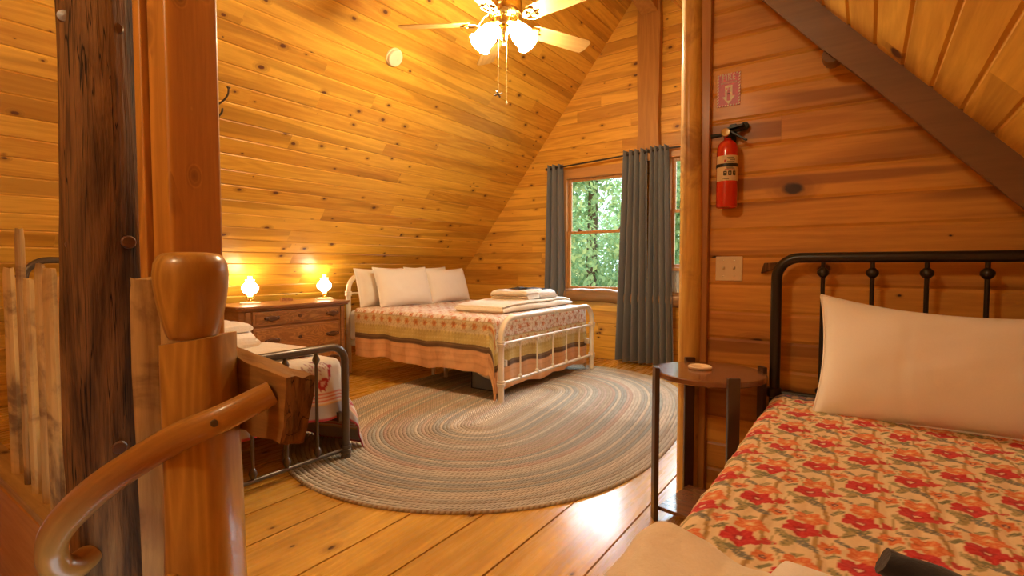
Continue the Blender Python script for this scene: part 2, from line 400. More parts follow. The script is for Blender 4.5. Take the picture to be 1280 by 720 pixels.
# right knee wall is the foot of the slope; the floor, with the stairwell left open
SX0,SX1,SY1=-5.0,-1.345,.60
m=M()
edges=[-5.5+0.0]
x=-5.56
xs=[x]
for k in (-2.187,-1.935,-1.608,-1.345,-1.075,-.785): pass
fixed=[-5.5,-5.2,-4.92,-4.62,-4.34,-4.05,-3.77,-3.5,-3.2,-2.95,-2.68,-2.42,-2.187,-1.935,-1.608,-1.345,-1.075,-.785,-.5,-.22,.08,.36,.66,.95,1.23,1.5,1.8]
for a,b in zip(fixed[:-1],fixed[1:]):
    spans=[(YB,YG)]
    if b<=-1.2 and a>=-5.3: spans=[(SY1,YG)]
    for y0,y1 in spans:
        y=y0
        while y<y1:
            e=min(y+random.uniform(2.2,4.5),y1)
            if y1-e<.4:e=y1
            m.add([(a+.003,y,-.012),(a+.004,y,0),(b-.004,y,0),(b-.003,y,-.012),(a+.003,e-.003,-.012),(a+.004,e-.003,0),(b-.004,e-.003,0),(b-.003,e-.003,-.012)],
                  [(0,1,5,4),(1,2,6,5),(2,3,7,6),(0,3,2,1),(4,5,6,7)],uv=[(y,a+.003),(y,a+.004),(y,b-.004),(y,b-.003),(e,a+.003),(e,a+.004),(e,b-.004),(e,b-.003)])
            y=e
finish(m,'floor',m_floor)
md=plain('dark_floor_gap',(.03,.015,.007),.9)
m=M(); m.bx(SX1,1.8,YB,YG,-.06,-.0125); m.bx(-5.6,SX1,SY1,YG,-.06,-.0125)
finish(m,'floor_underlay',md); bpy.data.objects['floor_underlay'].name='floor_base'
# stairwell below: walls and floor
m=M(); m.add([(SX0-.3,-.55,-1.6),(SX1,-.55,-1.6),(SX1,SY1,-1.6),(SX0-.3,SY1,-1.6)],[(0,1,2,3)],rnd=.2)
m.add([(SX0-.3,-.55,-1.6),(SX1,-.55,-1.6),(SX1,-.55,0),(SX0-.3,-.55,0)],[(0,1,2,3)],rnd=.5)
m.add([(SX0-.6,YB,0),(SX1,YB,0),(SX1,-.55,0),(SX0-.6,-.55,0)],[(0,1,2,3)],rnd=.7)
m.add([(SX0-.3,-.55,-1.6),(SX0-.3,SY1,-1.6),(SX0-.3,SY1,0),(SX0-.3,-.55,0)],[(0,1,2,3)],rnd=.5)
m.add([(SX0-.3,SY1+.02,-1.6),(SX1,SY1+.02,-1.6),(SX1,SY1+.02,-.02),(SX0-.3,SY1+.02,-.02)],[(0,1,2,3)],rnd=.9)
finish(m,'wall_stairwell',m_fascia)
m=M(); m.bx(-5.0,-1.3,.585,.615,-.36,.0); 
o=finish(m,'trim_1',m_fascia)       # fascia of the floor edge
m=M(); m.hexa([(-4.6,.60,.0),(-2.0,.585,-.0),(-2.0,.69,-.0),(-4.6,.72,.0),(-4.6,.60,.06),(-2.0,.585,.03),(-2.0,.69,.03),(-4.6,.72,.06)])
o=m.build('trim_2',m_picketx,bevel=.004); tag(o,kind='structure')   # curb under the pickets
# upright trim board by the post
m=M(); m.bx(-.662,-.612,YP-.035,YP+.02,0,2.56); o=m.build('trim_3',m_brown,bevel=.003); tag(o,kind='structure')
# baseboard gable: rough block beneath the right window
m=M(); m.bx(-2.02,-1.70,YG-.05,YG,0,.10); o=m.build('baseboard_back',m_trim,bevel=.004); tag(o,kind='structure')

# ------------------------------------------------------------------ windows
def window(n,x0,x1,z0,z1,mull,zs):
    """double hung window: casing, sashes, panes as children"""
    t=thing(f'window_{n}',None,None,((x0+x1)/2,YG,z0)); tag(t,kind='structure')
    y0,y1=YG-.03,YG+.06
    m=M()
    m.bx(x0-.075,x0,y0,y1,z0-.02,z1+.02); m.bx(x1,x1+.075,y0,y1,z0-.02,z1+.02); m.build('side_casing',m_trimz,t,bevel=.004)
    m=M(); m.bx(x0-.085,x1+.085,y0-.004,y1,z1+.0,z1+.11); m.build('head_casing',m_trim,t,bevel=.004)
    m=M(); m.bx(x0-.02,x1+.02,y0-.015,y1,z0-.035,z0); m.build('stool',m_trim,t,bevel=.004)
    yy=YG+.005
    for nm,a,b,dy in (('lower_sash',z0,zs+.015,0),('upper_sash',zs-.02,z1,.028)):
        m=M(); w=.035
        m.bx(x0,x0+w,yy+dy,yy+dy+.028,a,b); m.bx(x1-w,x1,yy+dy,yy+dy+.028,a,b)
        m.bx(x0+w,x1-w,yy+dy,yy+dy+.028,a,a+w); m.bx(x0+w,x1-w,yy+dy,yy+dy+.028,b-w,b)
        if mull:
            for k in range(1,mull):
                zz=a+(b-a)*k/mull; m.bx(x0+w,x1-w,yy+dy+.004,yy+dy+.024,zz-.012,zz+.012)
            xx=(x0+x1)/2; m.bx(xx-.012,xx+.012,yy+dy+.004,yy+dy+.024,a+w,b-w)
        s=m.build(nm,m_trimz,t,bevel=.003)
        m=M(); m.bx(x0+w*.6,x1-w*.6,yy+dy+.012,yy+dy+.016,a+w*.6,b-w*.6); m.build('pane',m_glass,s,smooth=0)
    if n==1:
        for xx in (x0+.16,x1-.10):
            m=M(); m.bx(xx-.03,xx+.03,yy-.004,yy+.02,zs+.015,zs+.028); m.box((xx,yy-.006,zs+.034),(.02,.02,.018)); m.build('sash_lock',m_iron,t,bevel=.002)
    return t
window(1,W1[0]+.045,W1[1]-.045,W1[2]+.0,W1[3]-.02,0,1.475)
window(2,W2[0]+.045,W2[1]-.045,1.06,W2[3]-.02,0,1.66)
bpy.data.objects['window_2']
# accordion infill panel below the right window
t=thing('accordion_panel','white ribbed infill panel under the narrow right-hand window','window panel',(-1.3,YG+.02,.74))
m=M(); k=40; P=np.zeros((2,k*2+1,3)); xs=np.linspace(W2[0]+.05,W2[1]-.05,k*2+1)
for j,xx in enumerate(xs):
    dy=.012 if j%2 else 0
    P[0,j]=(xx,YG+dy,.78); P[1,j]=(xx,YG+dy,1.02)
m.grid(P); m.build('pleated_sheet',m_panel,t,smooth=0)
m=M(); m.bx(W2[0]+.03,W2[1]-.03,YG-.01,YG+.03,.765,.782); m.bx(W2[0]+.03,W2[1]-.03,YG-.01,YG+.03,1.018,1.035); m.build('rail',m_panel,t,bevel=.002)
# heavy log sill beneath both windows
m=M(); pts=[(x,YG-.035+random.uniform(-.006,.006),.735+random.uniform(-.008,.008)-(.02 if .3<(x+3.1)/2.4<.7 else 0)) for x in np.linspace(-3.08,-.75,22)]
m.tube(pts,[.078+random.uniform(-.006,.006) for _ in pts],14,squash=(.75,1.0))
o=m.build('log_sill',m_sill,smooth=60); tag(o,'rough half-log sill running below the windows','sill')
# ------------------------------------------------------------------ posts and timbers
def log(name,mat,pts,rad,n=20,jit=.02,sub=14,seed=0,parent=None,lump=.04):
    g=np.random.default_rng(seed); pts=[Vector(p) for p in pts]; out=[];rr=[]
    for i in range(sub+1):
        t=i/sub*(len(pts)-1); k=min(int(t),len(pts)-2); f=t-k
        out.append(pts[k].lerp(pts[k+1],f)); q=rad[k]*(1-f)+rad[k+1]*f; rr.append(q)
    m=M(); vs=[];fs=[]
    d=(out[-1]-out[0]).normalized(); ref=Vector((1,0,0)) if abs(d.z)>.7 else Vector((0,0,1))
    nx=d.cross(ref).normalized(); ny=d.cross(nx)
    L=(out[-1]-out[0]).length
    ph=g.uniform(0,6.28,8); 
    for i,p in enumerate(out):
        s=i/sub*L
        wob=nx*math.sin(s*2.1+ph[0])*rr[i]*lump+ny*math.sin(s*2.7+ph[1])*rr[i]*lump
        for j in range(n):
            a=2*PI*j/n
            q=rr[i]*(1+lump*.8*math.sin(2*a+ph[2]+s*.9)+lump*.6*math.sin(3*a+ph[3]-s*1.7)+lump*.5*math.sin(5*a+ph[4]+s*3)+g.uniform(-jit,jit))
            vs.append(p+wob+nx*math.cos(a)*q+ny*math.sin(a)*q)
    for i in range(sub):
        for j in range(n): fs.append((i*n+j,i*n+(j+1)%n,(i+1)*n+(j+1)%n,(i+1)*n+j))
    fs.append(tuple(range(n-1,-1,-1))); fs.append(tuple(sub*n+j for j in range(n)))
    m.add(vs,fs,.37)
    return m
# pale peeled log post beside the extinguisher wall
t=thing('log_post','pale peeled log post standing between grey curtain and fire extinguisher','post',(-.69,2.468,0))
log('trunk',m_log,[(-.688,2.468,0),(-.690,2.468,1.2),(-.700,2.468,2.66)],[.048,.050,.045],n=28,seed=3,jit=.014,sub=90,lump=.035).build('trunk',m_log,t,smooth=70)
# ridge post against the gable
t=thing('gable_post','flat sawn timber post fixed on the gable wall above curtains','post',(-1.965,5.38,2.2))
m=M(); zs=np.linspace(2.2,3.98,14); P=[]
for i,z in enumerate(zs):
    w=.118+.007*math.sin(z*4.1)+.004*math.sin(z*9); P.append((z,-1.955-.004*z-w,-1.955-.004*z+w))
for (z0,a0,b0),(z1,a1,b1) in zip(P[:-1],P[1:]):
    m.hexa([(a0,5.36,z0),(b0,5.36,z0),(b0,5.449,z0),(a0,5.449,z0),(a1,5.36,z1),(b1,5.36,z1),(b1,5.449,z1),(a1,5.449,z1)],rnd=.3)
m.build('timber',m_brown,t,smooth=40)
m=M(); m.hexa([(-2.14,4.6,4.02),(-1.96,4.6,4.02),(-1.87,5.36,3.74),(-2.05,5.36,3.74),(-2.14,4.55,4.2),(-1.96,4.55,4.2),(-1.87,5.36,3.93),(-2.05,5.36,3.93)]); m.build('brace',m_brown,t,bevel=.006)
# dark rough log with peg ends, left foreground
t=thing('rough_log_post','dark weathered log post with round peg ends, left foreground','post',(-2.07,.634,-.9))
tr=log('trunk',m_dark,[(-2.07,.634,-.9),(-2.07,.634,.6),(-2.075,.634,2.2),(-2.08,.634,3.98)],[.126,.126,.124,.118],n=28,seed=11,jit=.012,sub=60,lump=.065).build('trunk',m_dark,t,smooth=70)
view=Vector((.96,-.28,0)).normalized(); side=Vector((.28,.96,0))
for (s,z) in [(-.085,1.83),(.035,1.82),(-.085,1.145),(.050,1.155),(.01,.50)]:
    c=Vector((-2.073,.634,z))+side*s+view*math.sqrt(max(.124**2-s*s,.001))*1.01
    m=M(); m.lathe([(0.0,-.02),(.021,-.02),(.021,.004),(.017,.009),(0,.010)],c,14,axis=view+side*s*4); m.build('peg',m_dkwood,t)
# sawn post behind the newel
t=thing('sawn_post','orange square sawn post rising behind the carved newel','post',(-1.76,.75,0))
m=M(); ang=R(31)
c=Vector((-1.775,.755,1.95)); m.box(c,(.10,.165,3.9),rot=R(8),rnd=.2); m.build('timber',m_sawn,t,bevel=.012,seg=3)
m=M(); m.box(c+Vector((-.072,-.03,0)),(.04,.155,3.9),rot=R(8),rnd=.8); m.build('side_board',m_sawn,t,bevel=.006)
# carved newel post with rounded cap
t=thing('newel_post','carved newel post with smooth rounded knob top at stair head','newel post',(-1.33,.585,-.6))
def newel_ring(z):
    return z
m=M(); zs=np.linspace(-.6,.905,26); vs=[];n=28;fs=[]
g=np.random.default_rng(5)
for i,z in enumerate(zs):
    s=(z+.6)/1.505; r0=.090-.014*s
    for j in range(n):
        a=2*PI*j/n; ca,sa=math.cos(a),math.sin(a)
        p=3.4; q=(abs(ca)**p+abs(sa)**p)**(-1/p)
        rr=r0*q*(1+.02*math.sin(z*5+a*2)+.012*math.sin(z*11+3*a))
        x=-1.315-.012*s+rr*ca*.92; y=.585+rr*sa
        th=R(35); dx,dy=x+1.32,y-.585
        vs.append((-1.32+dx*math.cos(th)-dy*math.sin(th),.585+dx*math.sin(th)+dy*math.cos(th),z+ (0 if i<25 else .012*ca)))
for i in range(25):
    for j in range(n): fs.append((i*n+j,i*n+(j+1)%n,(i+1)*n+(j+1)%n,(i+1)*n+j))
fs.append(tuple(25*n+j for j in range(n))); fs.append(tuple(range(n-1,-1,-1)))
m.add(vs,fs,.4); m.build('shaft',m_newel,t,smooth=60)
m=M(); m.lathe([(0,.905),(.050,.905),(.056,.915),(.061,.935),(.068,.965),(.0745,1.0),(.079,1.035),(.080,1.06),(.077,1.085),(.069,1.101),(.058,1.109),(.035,1.112),(0,1.113)],(-1.345,.575,0),36,rnd=.9)
m.build('knob',m_newel,t,smooth=80)
m=M(); m.box((-1.255,.47,.33),(.03,.05,.12),rot=R(35)); m.build('cleat',m_newel,t,bevel=.01)
# heavy timber end behind the newel
t=thing('timber_beam','short heavy timber beam end jutting right from the newel','beam',(-1.2,.72,.7))
m=M()
A=[(-1.55,.668,.655),(-1.105,.655,.668),(-1.085,.70,.66),(-1.55,.71,.655)]
B=[(-1.55,.665,.868),(-1.070,.650,.826),(-1.035,.70,.828),(-1.55,.71,.872)]
def lerp3(a,b,f): return tuple(a[i]*(1-f)+b[i]*f for i in range(3))
K=10; rows=[]
for i in range(K+1):
    f=i/K
    ring=[lerp3(A[0],A[1],f),lerp3(A[3],A[2],f),lerp3(B[3],B[2],f),lerp3(B[0],B[1],f)]
    sub=[]
    for e in range(4):
        for q in range(4):
            p=Vector(ring[e]).lerp(Vector(ring[(e+1)%4]),q/4); sub.append(p+Vector((random.uniform(-.003,.003),random.uniform(-.004,.004),random.uniform(-.004,.004))))
    rows.append(sub)
n=16; vs=[p for r_ in rows for p in r_]; fs=[(i*n+j,i*n+(j+1)%n,(i+1)*n+(j+1)%n,(i+1)*n+j) for i in range(K) for j in range(n)]
m.add(vs,fs,.3); b0=len(m.v)
cen=sum((Vector(p) for p in rows[-1]),Vector())/n
endv=list(rows[-1])+[p.lerp(cen,.5)+Vector((random.uniform(0,.008),random.uniform(-.004,.004),0)) for p in rows[-1]]+[cen+Vector((.006,0,0))]
m.build('timber',m_beamx,t,smooth=50)
m=M(); m.add(endv,[(j,(j+1)%n,n+(j+1)%n,n+j) for j in range(n)]+[(n+j,n+(j+1)%n,2*n) for j in range(n)],.6); m.build('bark_end',m_dark,t,smooth=50)
tag(bpy.data.objects['bark_end'],'dark rough-cut end grain')
# curved handrail
t=thing('handrail','curved wooden handrail hooking down from beam into dark log','handrail',(-1.5,.5,.4))
ctrl=[(-1.128,.648,.786),(-1.17,.556,.742),(-1.272,.50,.690),(-1.488,.470,.578),(-1.62,.458,.505),(-1.735,.452,.437),(-1.860,.442,.352),(-1.950,.436,.265),(-1.980,.448,.185),(-1.99,.49,.150),(-2.01,.545,.165)]
def smoothpath(c,n):
    c=[Vector(p) for p in c]; out=[]
    for i in range(len(c)-1):
        p0=c[max(i-1,0)];p1=c[i];p2=c[i+1];p3=c[min(i+2,len(c)-1)]
        for k in range(n):
            u=k/n; out.append(.5*((2*p1)+(-p0+p2)*u+(2*p0-5*p1+4*p2-p3)*u*u+(-p0+3*p1-3*p2+p3)*u**3))
    out.append(c[-1]); return out
P=smoothpath(ctrl,6); 
m=M(); rr=[.029+.014*min(1,i/32)+(.006*math.sin((i-44)/16*PI) if i>44 else 0) for i in range(len(P))]
m.tube(P,rr,16,squash=(.8,1),rnd=.3); m.build('rail',m_rail,t,smooth=50)
for k in (7,14):
    p=Vector(P[k]); dc_=(Vector((0,0,1.08))-p); dc_.z*=.5; dc_.normalize(); m=M(); m.lathe([(0,-.012),(.0085,-.012),(.0085,.001),(.007,.003),(0,.003)],p+dc_*rr[k]*.86,12,axis=dc_); m.build('screw',m_iron,t)
# pickets of the stair railing
pk=[]
def picket(x,y,w,d,z0,z1,lean=0,tip=.5,rot=0.35):
    m=M(); n=7
    cs,sn=math.cos(rot),math.sin(rot)
    zs=np.linspace(z0,z1-.05,n); vs=[];fs=[]
    prof=[(-1,-.6),(-.6,-1),(.6,-1),(1,-.6),(1,.6),(.6,1),(-.6,1),(-1,.6)]
    for i,z in enumerate(list(zs)+[z1-.02,z1]):
        sc=1 if i<n else (.85 if i==n else tip); o=lean*(z-z0)+random.uniform(-.003,.003)
        ww=w/2*(1+random.uniform(-.06,.06))
        for a,b in prof:
            dx,dy=a*ww*sc,b*d/2*sc; vs.append((x+o+dx*cs-dy*sn,y+dx*sn+dy*cs,z+(random.uniform(-.006,.006) if i==n+1 else 0)))
    k=n+2
    fs=[(i*8+j,i*8+(j+1)%8,(i+1)*8+(j+1)%8,(i+1)*8+j) for i in range(k-1) for j in range(8)]+[tuple(range(7,-1,-1)),tuple((k-1)*8+j for j in range(8))]
    m.add(vs,fs); return m.build('picket',m_picket,None,smooth=40,loc=(x,y,z0))
plist=[(-3.46,.655,.075,.03,1.068,'broad flat picket at far left end of railing'),(-3.25,.655,.04,.03,1.25,'tallest thin picket poking above left railing'),(-3.09,.65,.05,.035,1.02,'round-tipped low picket right of tallest thin one'),
 (-2.93,.65,.055,.03,1.09,'narrow pointed picket before bed headboard corner'),(-2.77,.645,.075,.035,1.065,'wide square-topped picket before dark headboard post'),(-2.60,.645,.035,.03,1.035,'thin shadowed picket right of the wide square-topped one'),(-2.48,.64,.05,.035,1.06,'rough picket second from the dark log'),(-2.345,.64,.045,.03,1.10,'pointed picket hugging left side of the dark log'),(-2.255,.66,.05,.03,.98,'pale low picket half hidden behind the dark log')]
for i,(x,y,w,d,z1,lb) in enumerate(plist):
    o=picket(x,y,w*.8,d,.03 if x>-3.3 else .045,z1,random.uniform(-.012,.012),random.choice((.45,.7,.8))); tag(o,lb,'picket','pickets of the stair railing')
o=picket(-1.645,.605,.080,.05,-.3,1.045,-.040,.95,rot=R(70)); tag(o,'thick two-faced picket between dark log and newel','picket','pickets of the stair railing')
o=picket(-1.56,.63,.05,.04,-.3,1.06,-.03,.9,rot=R(50)); tag(o,'slim picket tucked behind left edge of the newel','picket','pickets of the stair railing')
m=log('',m_dark,[(-2.62,.30,-1.6),(-2.62,.30,-.06)],[.08,.075],n=16,seed=21,sub=8); o=m.build('stair_log',m_dark,smooth=60); tag(o,'grey log stub in the stairwell at bottom left corner','log')
# stained rafter along the partition top
t=thing('rafter_beam','dark stained rafter running down under right roof slope','beam',(0,2.4,1.8))
m=M()
y0,y1=2.30,2.498
def raf(x,lo): return lo
P=[]
NB=12
for i in range(NB+1):
    x=-.62+1.75*i/NB
    lo=2.24-1.122*(x+.417)+.006*math.sin(i*1.7); P.append((x,lo,zr(x)+.01))
for (xa,la,ha),(xb,lb,hb) in zip(P[:-1],P[1:]):
    xs_=.93
    m.hexa([(xa*xs_,y0,1.08+(la-1.08)*xs_),(xb*xs_,y0,1.08+(lb-1.08)*xs_),(xb,y1,lb),(xa,y1,la),(xa*xs_,y0,zr(xa*xs_)+.01),(xb*xs_,y0,zr(xb*xs_)+.01),(xb,y1,hb),(xa,y1,ha)],rnd=.3)
m.build('timber',m_rbeam,t,smooth=40)
m=M(); m.lathe([(0,-.09),(.03,-.09),(.036,-.05),(.036,.02),(.02,.03),(0,.03)],(-.135,2.42,1.90),14,axis=(.0,1,.15)); m.build('knot',m_rbeam,t)
# ------------------------------------------------------------------ braided rug
CX,CY,RA,RB,RT,RN=-2.198,3.20,1.233,1.77,.15,2.32
m=M(); K=52; S=260
th=np.linspace(0,2*PI,S+1)
core=.50                                           # half length of the middle line
vals=[];uvs=[]
prof=[(0,.45),(.2,.9),(.5,1),(.8,.9)]
rows=[]
ca,sa=np.cos(th),np.sin(th)
ex=np.sign(ca)*np.abs(ca)**(2/RN); ey=np.sign(sa)*np.abs(sa)**(2/RN)
c0,s0=math.cos(RT),math.sin(RT)
for k in range(K):
    for a,hh in prof:
        f=(k+a)/K
        u=RA*f*ca; v=(RB-core)*f*sa+core*np.tanh(2.5*sa)/math.tanh(2.5)
        rows.append(np.stack([CX+u*c0-v*s0,CY+u*s0+v*c0,.003+.0125*hh*np.ones_like(u)],-1))
        arcl=np.concatenate([[0],np.cumsum(np.hypot(np.diff(u),np.diff(v)))])
        uvs.append(np.stack([np.full_like(u,k+a),arcl],-1))
f=1.0; u=RA*ca; v=(RB-core)*sa+core*np.tanh(2.5*sa)/math.tanh(2.5)
rows.append(np.stack([CX+u*c0-v*s0,CY+u*s0+v*c0,np.full_like(u,.0005)],-1)); uvs.append(np.stack([np.full_like(u,K),uvs[-1][:,1]],-1))
m.grid(np.array(rows),uv=np.array(uvs),rnd=.1)
t=NT('braided_wool')
uv=t.n('SeparateXYZ'); t.set(uv.inputs[0],t.uv())
ri,al=uv.outputs[0],uv.outputs[1]
ring=t.math('FLOOR',ri)
wn=t.n('TexWhiteNoise',noise_dimensions='1D'); t.set(wn.inputs['W'],t.math('FLOOR',t.math('MULTIPLY',ring,.8)))
w2=t.n('TexWhiteNoise',noise_dimensions='1D'); t.set(w2.inputs['W'],t.math('ADD',ring,71.3))
cr=t.n('ValToRGB'); cr.color_ramp.interpolation='CONSTANT'
pal=[(0,(.50,.40,.28)),(.13,(.62,.54,.41)),(.26,(.52,.35,.26)),(.35,(.42,.41,.34)),(.48,(.66,.55,.40)),(.62,(.40,.39,.33)),(.74,(.56,.42,.33)),(.84,(.52,.48,.38)),(.92,(.72,.63,.49))]
el=cr.color_ramp.elements
while len(el)>1: el.remove(el[-1])
el[0].position=0; el[0].color=(*pal[0][1],1)
for p,c in pal[1:]:
    e=el.new(p); e.color=(*c,1)
t.set(cr.inputs[0],wn.outputs[0])
fr_=t.math('FRACT',ri)
# chevron strands: two colours alternate along each braid
ch=t.math('ADD',t.math('MULTIPLY',al,38),t.math('MULTIPLY',t.math('ABSOLUTE',t.math('SUBTRACT',fr_,.5)),1.4))
st=t.math('FRACT',t.math('ADD',ch,t.math('MULTIPLY',ring,.5)))
seg=t.n('TexWhiteNoise',noise_dimensions='2D'); sc=t.n('CombineXYZ'); t.set(sc.inputs[0],t.math('FLOOR',t.math('ADD',ch,t.math('MULTIPLY',ring,.5)))); t.set(sc.inputs[1],ring); t.set(seg.inputs['Vector'],sc.outputs[0])
c2=t.mix(t.math('MULTIPLY',w2.outputs[0],1.0),(.52,.40,.27),(.30,.29,.23))
k1=t.math('GREATER_THAN',st,.56)
col=t.mix(t.math('MULTIPLY',k1,.75),cr.outputs[0],c2)
col=t.mix(t.math('MULTIPLY',seg.outputs[0],.22),col,(.12,.09,.07))
edge=t.math('ABSOLUTE',t.math('SUBTRACT',fr_,.42))
col=t.mix(t.math('MULTIPLY',t.ramp(edge,.42,.58),.5),col,(.16,.11,.07))
h=t.math('MULTIPLY',t.ramp(t.math('ABSOLUTE',t.math('SUBTRACT',st,.5)),.5,.15),1.0)
m_rug=t.bsdf(col,.95,normal=t.bump(h,.004,.8),spec=.1)
o=m.build('braided_rug',m_rug,smooth=80,loc=(CX,CY,0)); tag(o,'large oval braided rug in muted stripes on plank floor','rug')

# ------------------------------------------------------------------ soft goods
def pillow(name,c,w,h,th,rot,tilt,mat,seed=0,n=44,seams=(),sag=.0,slump=0):
    """w along local x, h along local y (its height when stood up), th thickness; tilt leans it back"""
    g=np.linspace(-1,1,n); U,V=np.meshgrid(g,g,indexing='ij')
    e=np.clip((1-np.abs(U)**2.6)*(1-np.abs(V)**2.6),0,1)**.52
    X=U*w/2*(1-.05*(1-V**2)**1.0*np.abs(U)**2) ; Y=V*h/2*(1-.09*(1-U**2)*np.abs(V)**2)
    wr=vnoise(U*.7,V*.7,seed,5,.8)*.005+vnoise(U*2.2,V*1.2,seed+5,5,1.)*.0016
    Z=th/2*e+wr*e
    for s_ in seams: Z=Z-.003*np.exp(-((U-s_-.02*np.sin(V*3))/.012)**2)*e
    Y=Y-slump*(1-U**2)*(V+1)/2
    mt=Matrix.Rotation(rot,3,'Z')@Matrix.Rotation(tilt,3,'X')
    m=M()
    def tr(X,Y,Z):
        P=np.stack([X,Y,Z],-1)@np.array(mt).T+np.array(c); return P
    A=tr(X,Y,Z); B=tr(X,Y,-th/2*e*.9-.002)
    m.grid(A); 
    b=len(m.v); m.grid(B[::-1])
    # piped edge
    k=np.concatenate([np.stack([U[:,0],V[:,0]],-1),np.stack([U[-1,1:],V[-1,1:]],-1),np.stack([U[::-1,-1][1:],V[::-1,-1][1:]],-1),np.stack([U[0,::-1][1:-1],V[0,::-1][1:-1]],-1)])
    ex=[]
    for a,b_ in k:
        ex.append(tuple(np.array(mt)@np.array([a*w/2*(1-.05*(1-b_**2)*a*a),b_*h/2*(1-.09*(1-a*a)*b_*b_)-slump*(1-a*a)*(b_+1)/2,0])+np.array(c)))
    m.tube(ex,.0045,6,closed=True)
    o=m.build(name,mat,smooth=70,fixn=False,loc=c); return o

def folded(name,c,w,d,layers,th,mat,rot=0,seed=0,sag=.0,loc=True,soft=.004,stack=1,under=None):
    """folded cloth: a serpentine of thickness th, width w (across the folds), length d"""
    g=np.random.default_rng(seed)
    path=[]; r=th*.55
    for k in range(layers):
        z=th*.5+k*th*1.08; a,b=(-w/2+r,w/2-r) if k%2==0 else (w/2-r,-w/2+r)
        jit=g.uniform(-.006,.006)
        for f in np.linspace(0,1,14): path.append((a+(b-a)*f+jit*(f),z))
        if k<layers-1:
            s=1 if k%2==0 else -1
            for an in np.linspace(-PI/2,PI/2,7)[1:-1]: path.append((b+s*r*1.0*math.cos(an),z+th*.54+th*.54*math.sin(an)))
    p=np.array(path); tg=np.gradient(p,axis=0); tg/=np.linalg.norm(tg,axis=1,keepdims=True)+1e-9
    nrm=np.stack([-tg[:,1],tg[:,0]],-1); hw=th*.5
    top=p+nrm*hw; bot=p-nrm*hw
    out=np.concatenate([top,[p[-1]+tg[-1]*hw*.8],bot[::-1],[p[0]-tg[0]*hw*.8]])
    nl_=18; L=np.linspace(-d/2,d/2,nl_)
    P=np.zeros((nl_,len(out)+1,3))
    oc=np.concatenate([out,out[:1]])
    for i,y in enumerate(L):
        e=1-.0*abs(y)
        wx=oc[:,0]+.004*np.sin(y*23+seed)+.003*np.sin(oc[:,1]*90+y*9)
        hh=oc[:,1]*(1+.05*np.sin(y*11+seed))+soft*vnoise(oc[:,0]*3,np.full(len(oc),y)*3,seed,5,1.)*np.clip(oc[:,1]/th,0,1)
        fall=1-(abs(y)/(d/2))**8*.35
        hh=hh*fall if layers>1 else hh
        if under is not None: pass
        yy=y*(1-.02*np.sin(oc[:,1]*60+seed)*abs(2*y/d))
        P[i]=np.stack([wx,np.full(len(oc),1.)*yy,hh],-1)
    mt=np.array(Matrix.Rotation(rot,3,'Z')); P=P@mt.T
    if under is not None:
        P=P+np.array([c[0],c[1],0]); P[...,2]+=under(P[...,0],P[...,1])
    else: P=P+np.array(c)
    m=M(); m.grid(P)
    for row in (P[0],P[-1]):
        k=len(top); 
        T=row[:k]; B=row[k+1:2*k+1][::-1]
        m.grid(np.stack([T,B],0))
    return m.build(name,mat,smooth=60,loc=c)

